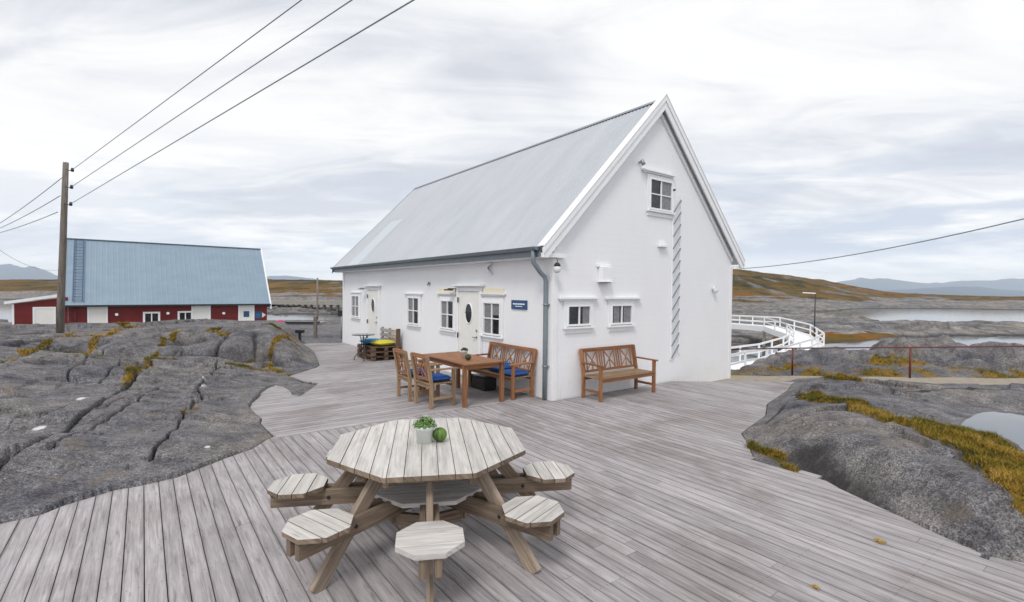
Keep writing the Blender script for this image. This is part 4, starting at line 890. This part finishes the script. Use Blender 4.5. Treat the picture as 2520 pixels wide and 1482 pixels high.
# local x: towards the nearest stool
def octa(R,rot=22.5): return [(R*math.cos(rad(rot+45*k)),R*math.sin(rad(rot+45*k))) for k in range(8)]
def octplanks(mb,R,n,z0,z1,axis,gap=.0045,c=(0,0),rot=0.0,side=0):
    smi=side
    """boards filling an octagon; axis 0: run along local x"""
    o=octa(R); ap=R*math.cos(rad(22.5)); w=2*ap/n
    def ext(t):
        # half length of octagon at offset t
        t=abs(t); side=R*math.sin(rad(22.5)); return ap if t<=side else ap-(t-side)
    for k in range(n):
        a=-ap+k*w+gap/2; b_=-ap+(k+1)*w-gap/2; side=R*math.sin(rad(22.5))
        brk=sorted({a,b_}|{x for x in(-side,side) if a<x<b_})
        pl=[(ext(t),t) for t in brk]+[(-ext(t),t) for t in reversed(brk)]
        if axis==1: pl=[(y,x) for x,y in pl][::-1]
        cr,sr=math.cos(rot),math.sin(rot); pl=[(c[0]+x*cr-y*sr,c[1]+x*sr+y*cr) for x,y in pl]
        al=(math.cos(rot),math.sin(rot)) if axis==0 else (-math.sin(rot),math.cos(rot))
        dz=random.uniform(-.001,.001); nf=len(mb.f); mb.prism(pl,z0,z1+dz,0,None,al)
        for fi in range(nf+1,len(mb.f)): mb.mi[fi]=smi
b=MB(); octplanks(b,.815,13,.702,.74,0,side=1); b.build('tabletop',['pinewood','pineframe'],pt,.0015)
b=MB()
o=octa(.60)
for k in range(8):
    p,q=o[k],o[(k+1)%8]; b.bar((p[0],p[1],.662),(q[0],q[1],.662),.035,.078)
for y in (-.3,.3): b.bar((-.62,y,.66),(.62,y,.66),.045,.09)
b.build('apron','pineframe',pt,.003)
b=MB(); octplanks(b,.50,8,.398,.428,1,rot=rad(0)); b.build('shelf','pinewood',pt,.002)
for k in range(8):
    a=rad(45*k); ca,sa=math.cos(a),math.sin(a); T=lambda r,t,z:(r*ca-t*sa,r*sa+t*ca,z)
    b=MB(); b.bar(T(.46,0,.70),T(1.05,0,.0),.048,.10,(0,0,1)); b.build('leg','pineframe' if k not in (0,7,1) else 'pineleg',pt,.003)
    for s_ in (-1,1):
        b=MB(); b.bar(T(.22,s_*.048,.355),T(1.21,s_*.048,.355),.042,.12); b.build('beam','pineframe',pt,.003)
    b=MB(); b.cyl(T(.78,-.078,.355),T(.78,.078,.355),.013,n=10); b.build('bolt','darkmetal',pt)
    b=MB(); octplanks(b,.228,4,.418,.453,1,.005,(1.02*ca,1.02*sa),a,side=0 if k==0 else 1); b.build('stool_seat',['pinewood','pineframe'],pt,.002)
b=MB()
for k in range(8):
    a=rad(45*k+22.5); b.bar((.36*math.cos(a-.35),.36*math.sin(a-.35),.24),(.36*math.cos(a+.35),.36*math.sin(a+.35),.24),.04,.1)
b.build('hub_ring','pineframe',pt,.002)
def pot_plant(p,r,h,label,leafm,seed,pr):
    t=thing('potted_plant',label,'plant',p)
    b=MB(); b.lathe([(0,0),(r*.8,0),(r*.95,h*.8),(r*1.04,h*.82),(r*1.04,h),(r*.92,h),(r*.9,h*.86),(0,h*.86)],(0,0,0),28); b.build('pot','pot',t)
    R=random.Random(seed); vs=[];fs=[];b=MB()
    for k in range(420):
        u_=R.uniform(-.15,1);ph=R.uniform(0,6.283);rr_=pr*R.uniform(.2,1.35)**.5; sp_=math.sqrt(max(0,1-u_*u_))
        c=Vector((rr_*sp_*math.cos(ph),rr_*sp_*math.sin(ph),h*.95+pr*.75*max(u_,0)*R.uniform(.5,1.1)+.01)); n=(c-Vector((0,0,h*.7))).normalized()
        e=n.cross(Vector((R.uniform(-1,1),R.uniform(-1,1),R.uniform(-1,1)))).normalized(); f_=n.cross(e); s_=R.uniform(.006,.013)*pr/.07
        f_=(f_+n*R.uniform(-.6,.6)).normalized(); i=len(b.v)
        b.v+=[tuple(c-e*s_),tuple(c-f_*s_*.6),tuple(c+e*s_),tuple(c+f_*s_*.6)]; b.face((i,i+1,i+2,i+3),[(0,0)]*4,.5)
    b.build('foliage',leafm,t)
def ball(p,r,label,m):
    b=MB(); n=14; b.lathe([(r*math.sin(math.pi*k/n)*(1+.0*k),r-r*.97*math.cos(math.pi*k/n)) for k in range(n+1)],(0,0,0),24)
    o=b.build('green_ball',m); o.location=tuple(p); tag(o,label,'ornament'); return o
g=G(1045,1088,.741); pot_plant(g,.078,.14,'white pot with bright green herb on the octagonal picnic table','leafg',1,.088)
g=G(1082,1087,.741); ball(g,.06,'round green ball lying on the picnic table beside the white pot','ball')
# ------------------------------------------------------------------ teak furniture
def lattice(mb,w,z0,z1,y,n,skew,th=.018):
    """back with upright slats and crossing diagonals; x across, z up"""
    def P(x,z): return (x,y+skew*(z-z0)/(z1-z0),z)
    up=(0,1,0); seg=(w)/n
    for k in range(n):
        x0=-w/2+k*seg
        for f in (.06,.2,.8,.94): mb.bar(P(x0+seg*f,z0),P(x0+seg*f,z1),.024,th,up)
        mb.bar(P(x0+seg*.22,z1-.01),P(x0+seg*.78,z0+.02),.022,th*.7,up); mb.bar(P(x0+seg*.78,z1-.01),P(x0+seg*.22,z0+.02),.022,th*.6,up)
        mb.bar(P(x0+seg*.5,(z0+z1)/2),P(x0+seg*.5,z0),.02,th*.8,up)
def teak_seat(name,label,cat,w,d,nlat,p,rz,group=None,arms=True,m='teak'):
    """faces local -y; back along +y"""
    t=thing(name,label,cat,p,rz,group)
    hs=.42
    for sx in (-1,1):
        b=MB(); b.bar((sx*(w/2-.03),d/2-.03,0),(sx*(w/2-.03),d/2-.03,hs),.055,.055); b.bar((sx*(w/2-.03),d/2-.03,hs-.01),(sx*(w/2-.03),d/2+.06,.90),.055,.05,(0,1,0)); b.build('leg',m,t,.003)
        b=MB(); b.bar((sx*(w/2-.03),-d/2+.03,0),(sx*(w/2-.03),-d/2+.03,.63),.055,.055); b.build('leg',m,t,.003)
        if arms:
            b=MB(); b.bar((sx*(w/2-.03),-d/2-.05,.645),(sx*(w/2-.03),d/2+.0,.655),.065,.028); b.build('armrest',m,t,.004)
        b=MB(); b.bar((sx*(w/2-.03),-d/2+.05,.16),(sx*(w/2-.03),d/2-.05,.16),.028,.045); b.build('stretcher',m,t,.002)
    b=MB()
    for k in range(6): y=-d/2+.03+k*(d-.06)/5; b.bar((-w/2+.01,y-.0,hs-.012+(0)),(w/2-.01,y,hs-.012),.07 if d>.45 else .062,.02)
    b.build('seat','teakgrey' if m=='teak' and name=='garden_bench' else m,t,.002)
    b=MB(); b.bar((-w/2+.06,-d/2+.03,hs-.055),(w/2-.06,-d/2+.03,hs-.055),.028,.06); b.bar((-w/2+.06,d/2-.03,hs-.055),(w/2-.06,d/2-.03,hs-.055),.028,.06)
    b.build('seat_rail',m,t,.002)
    b=MB(); b.bar((-w/2+.03,d/2+.055,.875),(w/2-.03,d/2+.055,.875),.032,.07); b.bar((-w/2+.05,d/2-.015,.485),(w/2-.05,d/2-.015,.485),.028,.045)
    lattice(b,w-.12,.505,.845,d/2-.01,nlat,.062); b.build('backrest',m,t,.0015)
    return t
def LP(u,v,z=0): return wld(u,v,z)
# bench on the gable wall: back towards +v
teak_seat('garden_bench','teak garden bench with bare seat below the small gable windows','bench',1.58,.50,3,LP(1.42,-.36),A)
# bench on long wall: faces -u.  local -y -> -u  => rotate so local y = +u, local x = -v
RB=A-math.pi/2
teak_seat('garden_bench','teak garden bench with blue cushions against the long wall by the downpipe','bench',1.55,.50,3,LP(-.36,1.16),RB)
# chairs face +u : local -y = +u
RCH=A+math.pi/2
c1=teak_seat('garden_chair','nearer teak armchair with bright blue seat cushion showing','chair',.58,.50,1,LP(-1.90,.93),RCH+.05,'teak armchairs at the teak table',m='teakgrey')
for ch in c1.children:
    if ch.name.startswith('backrest'): ch.data.materials[0]=M['teak']
c2=copy_tree(c1); c2['label']='farther teak armchair left of the one with the bright blue cushion'; c2.location=tuple(LP(-1.93,1.63)); c2.rotation_euler=(0,0,RCH-.03)
def cushion(name,p,rz,w,d,h,m,label,cat='cushion',group=None,tuck=.75,tilt=0):
    b=MB(); nx,ny=14,14
    for side in (1,-1):
        base=len(b.v)
        for i in range(nx+1):
            for j in range(ny+1):
                a=i/nx*2-1;c=j/ny*2-1; e=(1-abs(a)**4)*(1-abs(c)**4); z=h/2+side*h/2*max(0,e)**.5
                pin=1-.04*(abs(a)**2)*(abs(c)**2)
                b.v.append((a*w/2*pin,c*d/2*pin,z+.004*math.sin(a*7+c*3)*e))
        for i in range(nx):
            for j in range(ny):
                q=(base+i*(ny+1)+j,base+(i+1)*(ny+1)+j,base+(i+1)*(ny+1)+j+1,base+i*(ny+1)+j+1)
                b.face(q if side>0 else q[::-1],[(0,0)]*4,.5,0,True)
    o=b.build(name,m); o.location=tuple(p); o.rotation_euler=(tilt,0,rz); tag(o,label,cat,group); return o
cushion('cushion',LP(-1.88,.93,.422),RCH,.47,.43,.10,'bluefab','thick blue cushion on the nearer teak armchair')
cushion('cushion',LP(-1.90,1.63,.422),RCH,.47,.43,.10,'bluefab','blue cushion on the farther teak armchair')
cushion('cushion',LP(-.40,.62,.422),RB,.46,.44,.09,'bluefab','flat blue cushion on the downpipe end of the wall bench')
cushion('cushion',LP(-.40,1.68,.422),RB,.52,.44,.10,'bluefab','blue cushion on the door end of the wall bench')
cushion('cushion',LP(-.38,1.12,.43),RB,.5,.44,.17,'bluefab','plump blue cushion in the middle of the wall bench')
# teak table
tt=thing('garden_table','rectangular orange teak table standing between armchairs and wall bench','table',LP(-1.21,1.19),A)
b=MB()
for k in range(7): x0=-.41+k*.82/7; b.box((x0+.82/14,0,.728),(.82/7-.005,1.56,.022))
b.span(-.44,.44,.782,.86-.03,.716,.741); b.span(-.44,.44,-.83,-.782,.716,.741)
b.build('tabletop','teak',tt,.002)
b=MB(); b.bar((-.36,-.72,.675),(-.36,.72,.675),.025,.08); b.bar((.36,-.72,.675),(.36,.72,.675),.025,.08); b.bar((-.36,-.74,.675),(.36,-.74,.675),.025,.08); b.bar((-.36,.74,.675),(.36,.74,.675),.025,.08); b.build('apron','teak',tt,.002)
for sx in (-1,1):
    for sy in (-1,1): b=MB(); b.bar((sx*.385,sy*.765,0),(sx*.385,sy*.765,.714),.07,.07); b.build('leg','teak',tt,.004)
g=G(1143,880,.742); pot_plant(g,.06,.135,'small white pot with dark green plant on the teak table','leafd',4,.068)
g=G(1152,887,.742); ball(g,.055,'dark green ball in front of the pot on the teak table','leafd')
# basket under bench
x=thing('basket','black wicker basket on the deck under the wall bench','basket',LP(-.42,1.62),A)
b=MB(); b.span(-.15,.15,-.26,.26,.0,.26); b.build('body','black',x,.02)
b=MB(); b.tube([(-.16,-.27,.265),(.16,-.27,.265),(.16,.27,.265),(-.16,.27,.265),(-.16,-.27,.265)],.013,8); b.build('rim','black',x)
# round bistro table
bt_=thing('bistro_table','small round glass topped table with black curved legs by the far door','table',LP(-1.0,6.9),0)
b=MB(); b.lathe([(0,.715),(.30,.715),(.31,.722),(.30,.73),(0,.73)],(0,0,0),32); b.build('tabletop','tableglass',bt_)
b=MB(); b.tube([(.305*math.cos(t),.305*math.sin(t),.718) for t in np.linspace(0,2*math.pi,33)],.011,8); b.build('rim','darkmetal',bt_)
for k in range(4):
    a=rad(20+90*k); c_,s_=math.cos(a),math.sin(a); b=MB()
    b.tube([(c_*.10,s_*.10,.71),(c_*.05,s_*.05,.55),(c_*.045,s_*.045,.42),(c_*.07,s_*.07,.3),(c_*.17,s_*.17,.17),(c_*.24,s_*.24,.08),(c_*.25,s_*.25,0)],.011,8); b.build('leg','darkmetal',bt_)
b=MB()
for z in (.37,.62): b.tube([(.055*math.cos(t),.055*math.sin(t),z) for t in np.linspace(0,2*math.pi,17)],.008,6)
b.build('ring','darkmetal',bt_)
# pallet sofa
ps=thing('pallet_sofa','sofa of stacked dark wooden pallets with slatted back by the far door','sofa',LP(-.50,7.05),A)
for k in range(3):
    z=k*.135; b=MB()
    for x in (-.36,0,.36):
        b.span(x-.05,x+.05,-.60,.60,z,z+.02)
        for y in (-.54,0,.54): b.span(x-.05,x+.05,y-.07,y+.07,z+.021,z+.095)
    for y in np.linspace(-.54,.54,7): b.span(-.40,.40,y-.05,y+.05,z+.097,z+.117)
    b.build('pallet','pallet',ps)
b=MB()
for y in (-.54,0,.54): b.span(.33,.37,y-.045,y+.045,.40,.86)
for z in (.5,.64,.78): b.span(.30,.328,-.6,.6,z-.05,z+.05)
b.build('backrest','palletback',ps)
b=MB(); b.span(.28,.40,-.63,-.601,.0,.88); b.build('side_post','pallet',ps)
cushion('cushion',LP(-.60,7.30,.405),A,.60,.55,.14,'ltblue','light blue cushion at the far end of the pallet sofa')
cushion('cushion',LP(-.47,6.78,.405),A+.2,.58,.52,.14,'yellow','yellow cushion at the near end of the pallet sofa')
# litter on the boards
def litter(px,py,r,n,label,seed):
    R=random.Random(seed); g=G(px,py,.006); b=MB()
    for k in range(n):
        a=R.uniform(0,6.28);q=abs(R.gauss(0,r*.5));x_,y_=q*math.cos(a),q*math.sin(a);d=R.uniform(0,6.28);l=R.uniform(.008,.025)
        b.bar((x_,y_,.002+R.uniform(0,.006)),(x_+l*math.cos(d),y_+l*math.sin(d),.002+R.uniform(0,.01)),.004,.002)
    for k in range(n): b.t[k]=R.random()
    b.t=[.6+.4*R.random() for _ in b.t]
    o=b.build('grass_tuft','grass'); o.location=tuple(g); tag(o,label,'debris')
litter(2165,1333,.06,70,'loose tuft of dry yellow grass on the deck boards before the right rock',5)
litter(2008,1447,.03,30,'small brown crumb of moss on the deck near the bottom edge',6)
#@@FAR
# ------------------------------------------------------------------ utility poles and wires
pp=D(147,826,15.6); top=D(162,402,15.6)
up_=thing('utility_pole','tall leaning grey wooden utility pole standing on the left rock','utility pole',pp)
dx=Vector(top)-Vector(pp); b=MB(); b.tube([Vector((0,0,-.25))-dx*.02,dx*.25,dx*.5,dx*.75,dx],[.105,.098,.09,.082,.074],18); b.build('shaft','pole',up_)
b=MB(); b.tube([dx*.999,dx*.999+Vector((0,0,.03))],.07,14); b.build('cap','gutter',up_)
ins=[]
for py,pxx in ((418,178),(460,176),(502,174)):
    q=D(pxx,py,15.5); l=Vector(q)-Vector(pp); ins.append(Vector(q)); b=MB()
    b.tube([l-Vector((.2,0,.0)),l-Vector((.02,0,.04)),l+Vector((0,0,-.02))],.012,6,mi=0); b.lathe([(.0,.06),(.03,.055),(.035,.02),(.045,.0),(.045,-.04),(.03,-.06),(0,-.06)],l,12); b.build('insulator','black',up_)
def wire(p,q,r,label,sag=.15,n=24,cat='wire',group=None,name='power_line'):
    p=Vector(p);q=Vector(q); pts=[p.lerp(q,t)+Vector((0,0,-4*sag*t*(1-t))) for t in np.linspace(0,1,n)]
    b=MB(); b.tube(pts,r,6); o=b.build(name,'gutter'); tag(o,label,cat,group); return o
names=['uppermost','middle','lowest']
for k,(e,zt_) in enumerate(((742,6.15),(866,5.75),(1018,5.0))):
    g=G(e,0,zt_); p=ins[k]; q=Vector(g); q2=p+(q-p)*1.9
    wire(p,q2,.0085,f'{names[k]} of the three overhead wires rising right from the tall pole',.0 ,name='power_line',group='overhead wires from the tall pole')
for k,(x0,y0,x1,y1) in enumerate(((152,438,-140,615),(148,482,-140,600),(142,522,-140,585))):
    p=D(x0,y0,15.7); q=D(x1,y1,30); wire(p,q,.012,f'{names[k]} of the three thin wires running down left from the tall pole',.35,group='thin wires left of the tall pole')
wire(D(-60,570,30),D(165,660,47),.012,'slack thin wire hanging to the left gable of the red boathouse',1.0)
tip=Vector(wld(W+.3,-.12,2.62)); q=D(2560,529,7.0); wire(tip,q,.0095,'single wire running right from the far eave of the white house',.12)
pl2=thing('utility_pole','slim distant pole with a short cross arm between the two houses','utility pole',D(781,806,38))
hgt=(806-684)/F*38; b=MB(); b.tube([(0,0,-.6),(0,0,hgt)],[.075,.06],10); b.build('shaft','pole',pl2)
b=MB(); b.bar((-.75,0,hgt*.25),(.75,0,hgt*.25),.08,.07); b.build('cross_arm','pole',pl2)
# ------------------------------------------------------------------ red boathouse
cL=D(168,800,47.5); cR=D(657,800,58.5); fl=-2.15
RA=math.atan2(cR[1]-cL[1],cR[0]-cL[0]); RL=math.hypot(cR[1]-cL[1],cR[0]-cL[0]); cL[2]=0
ur=np.array([math.cos(RA),math.sin(RA),0]); nr_=np.array([-math.sin(RA),math.cos(RA),0])
def RW(px,py,off=0.0):
    d=ray(px,py); o_=np.array([0,0,EYE]); t=((cL+nr_*off-o_)@nr_)/(d@nr_); q=o_+t*d-cL; return float(q@ur),float(q[2])
rh=thing('red_boathouse','long red boathouse with blue grey metal roof behind the left rock','boathouse',(cL[0],cL[1],0),RA)
ez=RW(400,742)[1]; ez=.47; hw=4.6
rz1=2+(705-590)/F*(47.5+3.3)
wm=MB(); quad(wm,[(0,0,fl-.8),(RL,0,fl-.8),(RL,0,ez),(0,0,ez)]); quad(wm,[(RL,0,fl-.8),(RL,2*hw,fl-.8),(RL,2*hw,ez),(RL,hw,rz1-.15),(RL,0,ez)])
quad(wm,[(0,2*hw,fl-.8),(0,0,fl-.8),(0,0,ez),(0,hw,rz1-.15),(0,2*hw,ez)]); quad(wm,[(RL,2*hw,fl-.8),(0,2*hw,fl-.8),(0,2*hw,ez),(RL,2*hw,ez)])
wm.build('wall','red',rh)
s=np.linspace(0,1,5); xs_=np.linspace(-.3,RL+.3,700)
for k,nm in enumerate(('roof','roof')):
    Xg,Sg=np.meshgrid(xs_,s); y0=hw; ye=-.4 if k==0 else 2*hw+.4
    yy=y0+(ye-y0)*Sg; zz=rz1+(ez-.02-(.4)*(rz1-ez)/hw-rz1)*Sg*1.0; sl_=(rz1-ez)/hw
    zz=rz1-np.abs(yy-hw)*sl_+.08; zz=zz+.02*(np.abs(np.sin(Xg*math.pi/.45))>.93)
    o=gridmesh(nm,Xg,yy,zz,'bluroof',{},kind=None); o.parent=rh
for x0 in (-.42,RL+.26):
    for ye in (-.45,2*hw+.45):
        b=MB(); z0=rz1+.2; z1=rz1-abs(ye-hw)*sl_+.2; i=len(b.v)
        for xx in (x0,x0+.14):
            b.v+=[(xx,hw,z0),(xx,ye,z1),(xx,ye,z1-.5),(xx,hw,z0-.5)]
        for q in ((0,1,2,3),(7,6,5,4),(0,4,5,1),(1,5,6,2),(2,6,7,3),(3,7,4,0)): b.face(tuple(i+k for k in q),[(0,0)]*4,.5)
        b.build('barge_board','trim',rh)
b=MB(); b.span(-.3,RL+.3,-.52,-.40,ez-.42-.05,ez-.30); b.build('gutter','darkmetal',rh)
b=MB(); b.span(-.3,RL+.3,hw-.15,hw+.15,rz1+.07,rz1+.14); b.build('ridge_cap','gutter',rh)
# roof ladder
b=MB()
def rpt(x,f): y=hw+(-.2-hw)*f; return (x,y-.12,rz1-abs(y-hw)*sl_+.2)
for x in (.35,1.05): b.bar(rpt(x,.02),rpt(x,.98),.07,.05)
for f in np.linspace(.05,.96,19): b.bar(rpt(.35,f),rpt(1.05,f),.06,.05)
b.build('roof_ladder','signblue',rh)
def rdoor(px0,px1,py0,name='door',m='door'):
    x0,z1=RW(px0,py0); x1,_=RW(px1,py0); b=MB(); b.span(x0,x1,-.06,-.005,fl,z1); o=b.build(name,m,rh)
    f=MB(); f.span(x0-.16,x0-.003,-.1,-.005,fl,z1+.16); f.span(x1+.003,x1+.16,-.1,-.005,fl,z1+.16); f.span(x0-.002,x1+.002,-.1,-.005,z1+.003,z1+.16); f.build('door_frame','trim',o)
    return o
rdoor(220,260,757); rdoor(475,514,753); d4=rdoor(590,622,752)
def rwin(px0,px1,py0,py1):
    x0,z1=RW(px0,py0);x1,z0=RW(px1,py1); b=MB()
    for a0,a1,c0,c1 in ((x0-.18,x0,z0-.3,z1+.18),(x1,x1+.18,z0-.3,z1+.18),(x0,x1,z1,z1+.18),(x0,x1,z0-.3,z0),((x0+x1)/2-.05,(x0+x1)/2+.05,z0,z1)): b.span(a0,a1,-.09,-.005,c0,c1)
    o=b.build('window','trim',rh); g=MB(); g.span(x0,x1,-.04,-.006,z0,z1); g.build('pane','glass',o)
rwin(357,389,772,795); rwin(442,470,770,795)
for i_,(px,py) in enumerate(((287,774),(413,771),(550,771))):
    x_,z_=RW(px,py); b=MB(); b.cyl((x_,-.005,z_),(x_,-.25,z_),.14,.14,12); b.build('wall_lamp','trim',rh)
x0,z1=RW(599,766);x1,z0=RW(613,780); s1=MB(); s1.span(x0,x1,-.09,-.065,z0,z1); o=s1.build('sign','signblue'); o.location=(cL[0],cL[1],0); o.rotation_euler=(0,0,RA); tag(o,'square blue sign on the right white door of the red boathouse','sign')
sg2=thing('sign','blue sign with pale tip on the right end of the red boathouse wall','sign',(cL[0],cL[1],0),RA)
x0,z1=RW(627,766);x1,z0=RW(645,783); b=MB(); b.span(x0,x1,-.05,-.01,z0,z1); b.build('plate','signblue',sg2)
b=MB(); b.span(x0+.1,x1-.25,-.056,-.051,(z0+z1)/2-.06,(z0+z1)/2+.04); b.span(x0+.1,x1-.3,-.056,-.051,z0+.1,z0+.16); b.build('lettering','ltblue',sg2)
b=MB(); b.prism([(x1,z0+.05),(x1+.4,(z0+z1)/2-.05),(x1,z1-.15)],-.05,-.01,xf=lambda x,y,z:(x,z,y)); b.build('arrow','paleyellow',sg2)
b=MB(); xx=RW(168,760)[0]+.5; b.cyl((xx,-.12,fl),(xx,-.12,ez-.35),.06,n=8); b.build('downpipe','redrail',rh)
# lean-to shed
ls=thing('lean_to_shed','low red lean-to shed with white door at the left end of the boathouse','shed',(cL[0],cL[1],0),RA)
xl=RW(30,750)[0]; zl,zr2=.32,.95; dpt=5.0
wm=MB(); quad(wm,[(xl,0.03,fl-.8),(-.01,0.03,fl-.8),(-.01,0.03,zr2),(xl,0.03,zl)]); quad(wm,[(xl,dpt,fl-.8),(xl,.03,fl-.8),(xl,.03,zl),(xl,dpt,zl)])
wm.build('wall','red',ls)
b=MB(); i=len(b.v); b.v+=[(xl-.5,-.25,zl-.02),(-.43,-.25,zr2+.06),(-.43,dpt,zr2+.06),(xl-.5,dpt,zl-.02),(xl-.5,-.25,zl+.22),(-.43,-.25,zr2+.30),(-.43,dpt,zr2+.30),(xl-.5,dpt,zl+.22)]
for q in ((0,3,2,1),(4,5,6,7),(0,1,5,4),(1,2,6,5),(2,3,7,6),(3,0,4,7)): b.face(q,[(0,0)]*4,.5)
b.build('roof','trim',ls)
x0,z1=RW(86,759);x1,_=RW(132,759); b=MB(); b.span(x0,x1,-.05,.02,fl,z1-.03); o=b.build('door','door',ls)
b=MB(); b.span(x0-.15,x0-.003,-.08,.02,fl,z1+.12); b.span(x1+.003,x1+.15,-.08,.02,fl,z1+.12); b.span(x0-.002,x1+.002,-.08,.02,z1-.027,z1+.12); b.build('door_frame','trim',o)
b=MB(); b.span(xl-.02,xl+.12,-.02,.025,fl-.8,zl-.03); b.build('corner_board','trim',ls)
# ------------------------------------------------------------------ bits between the houses
def at(px,py,dep): return D(px,py,dep)
# far concrete pier on rocks
pier=thing('pier','long grey concrete pier on pillars along the far shore between the houses','pier',(0,0,0))
p0,p1=at(560,741,150),at(900,742,110); b=MB(); b.bar((p0[0],p0[1],p0[2]-.3),(p1[0],p1[1],p1[2]-.3),5,1.0); b.build('slab','concrete',pier)
for t in np.linspace(.45,.98,14):
    b=MB(); q=p0+(p1-p0)*t; b.cyl((q[0],q[1]-1.5,q[2]-3.6),(q[0],q[1]-1.5,q[2]-.8),.35,n=8); b.build('pillar','concrete',pier)
sh=thing('quay_shed','low grey shed with thin dark roof edge beyond the rock','shed',at(742,838,27),rad(6))
wS=(775-708)/F*27; b=MB(); b.span(-wS/2,wS/2,0,2.2,-.8,1.0); b.build('wall','concrete',sh); b=MB(); b.span(-wS/2-.1,wS/2+.1,-.05,.5,1.0,1.1); b.build('roof','darkmetal',sh)
sh.location.z=at(742,792,27)[2]-1.1
o=MB(); o.box((0,0,0),(.12,.12,1.3)); q=o.build('post','pole',None,.01); c=at(776,846,20); q.location=(c[0],c[1],c[2]+.45); tag(q,'short square timber post beside the low grey shed','post')
c=at(738,846,17.6); x=thing('mailbox_stand','black metal box on a short black post at the far rock corner','box',c)
b=MB(); b.span(-.035,.035,-.035,.035,-.1,.42); b.build('post','black',x); b=MB(); b.span(-.13,.13,-.1,.1,.38,.5); b.build('box','black',x,.01)
c=at(690,800,30); x=MB(); x.lathe([(0,.32),(.18,.29),(.3,.18),(.3,.03),(.2,-.1),(0,-.15)],(0,0,0),16,sx=1.2); o=x.build('buoy','pink'); o.location=tuple(c); tag(o,'bright pink float lying right of the red boathouse','buoy')
c=at(840,844,19.5); x=thing('notice_sign','small dark notice board on a thin post by the far house corner','sign',c)
b=MB(); b.cyl((0,0,-.2),(0,0,1.3),.025,n=8); b.build('post','greymetal',x); b=MB(); b.span(-.14,.1,-.03,-.005,1.05,1.28); b.build('board','darkmetal',x)
x=thing('quay_railing','thin grey metal railing at the water edge left of the white house','railing',at(815,806,40))
b=MB()
for z in (.5,.95): b.bar((-1.2,0,z),(1.1,0,z),.04,.04)
b.build('rail','greymetal',x)
for k in range(4): b=MB(); b.bar((-1.2+.75*k,0,-.2),(-1.2+.75*k,0,.97),.045,.045); b.build('post','greymetal',x)
# ------------------------------------------------------------------ right side: red railing, white boardwalk, far mast
rl=thing('path_railing','dark red metal railing with a single top bar along the gravel path','railing',(0,0,0))
pr=[D(1790,860,14.2),D(1951,857,13.6),D(2241,855,12.9),D(2560,852,12.1)]
b=MB(); b.tube([Vector(p) for p in pr]+[Vector(D(2900,850,11.4))],.017,8); b.build('rail','redrail',rl)
for p in pr[1:3]: b=MB(); b.cyl((p[0],p[1],-.25),(p[0],p[1],p[2]),.025,n=8); b.build('post','redrail',rl)
bw=thing('boardwalk','white railed boardwalk ramp turning over the water behind the house','boardwalk',(0,0,0))
ctr=[D(1640,952,22),D(1800,908,25.5),D(1900,890,29),D(1962,868,33),D(1990,850,37),D(1965,826,42),D(1900,806,47),D(1780,797,54),D(1640,790,62)]
wid=[1.4,1.4,1.5,1.7,1.9,1.8,1.6,1.5,1.5]
cv=[Vector(p) for p in ctr]; Ls=[];Rs=[]
for i,p in enumerate(cv):
    d=(cv[min(i+1,len(cv)-1)]-cv[max(i-1,0)]); d.z=0; d.normalize(); n=Vector((-d.y,d.x,0)); Ls.append(p+n*wid[i]/2); Rs.append(p-n*wid[i]/2)
b=MB()
for i in range(len(cv)-1):
    k=len(b.v); b.v+=[tuple(Ls[i]),tuple(Rs[i]),tuple(Rs[i+1]),tuple(Ls[i+1])]; b.face((k,k+1,k+2,k+3),[(0,0)]*4,.5)
b.build('walkway','trim',bw)
for S in (Ls,Rs):
    b=MB()
    for i in range(len(S)-1):
        b.bar(S[i]-Vector((0,0,.14)),S[i+1]-Vector((0,0,.14)),.08,.5)
    b.build('fascia','trim',bw)
    b=MB()
    for i in range(len(S)-1):
        for z in (.5,.95): b.bar(S[i]+Vector((0,0,z)),S[i+1]+Vector((0,0,z)),.05,.11 if z>.9 else .09)
    b.build('rail','trim',bw)
    for i in range(len(S)-1):
        for t in (0,.5):
            p=S[i].lerp(S[i+1],t); q=MB(); q.bar(p,p+Vector((0,0,1.0)),.09,.09); q.build('post','trim',bw)
for i in (1,5,6,7):
    for S in (Ls,Rs): q=MB(); q.bar(S[i]-Vector((0,0,.3)),S[i]-Vector((0,0,3.4)),.2,.2); q.build('pile','concrete',bw)
m=thing('mast','thin dark lamp mast with a short pale arm rising behind the boardwalk','mast',D(2004,830,40))
hm=(830-722)/F*40; b=MB(); b.tube([(0,0,-.8),(0,0,hm)],[.06,.04],8); b.build('shaft','darkmetal',m); b=MB(); b.bar((0,0,hm),(-1.0,0,hm+.05),.12,.08); b.build('arm','trim',m)
for px,py,dep,r in ((2422,837,50,.25),(2478,839,49,.6)):
    c=D(px,py,dep); b=MB(); b.lathe([(0,.25),(r*.5,.2),(r,.0),(r,-.3)],(0,0,0),14,sx=1.5); o=b.build('skerry','rock'); o.location=(c[0],c[1],-3.0); tag(o,('small' if r<.4 else 'larger')+' dark rock breaking the water beyond the railing','rock')
#@@HAZE
def haze():
    b=MB(); b.span(-9500,9500,-500,10500,-4.2,420); o=b.build('haze','trim'); o.data.materials.clear()
    m=bpy.data.materials.new('haze air'); m.use_nodes=True; nt=m.node_tree; nt.nodes.clear(); out=nt.nodes.new('ShaderNodeOutputMaterial')
    v=nt.nodes.new('ShaderNodeVolumePrincipled'); v.inputs['Color'].default_value=(0.84,0.92,1.0,1); v.inputs['Density'].default_value=HD; v.inputs['Anisotropy'].default_value=0.0
    nt.links.new(v.outputs[0],out.inputs['Volume']); o.data.materials.append(m); tag(o,kind='stuff')
HD=1.0e-4
haze()
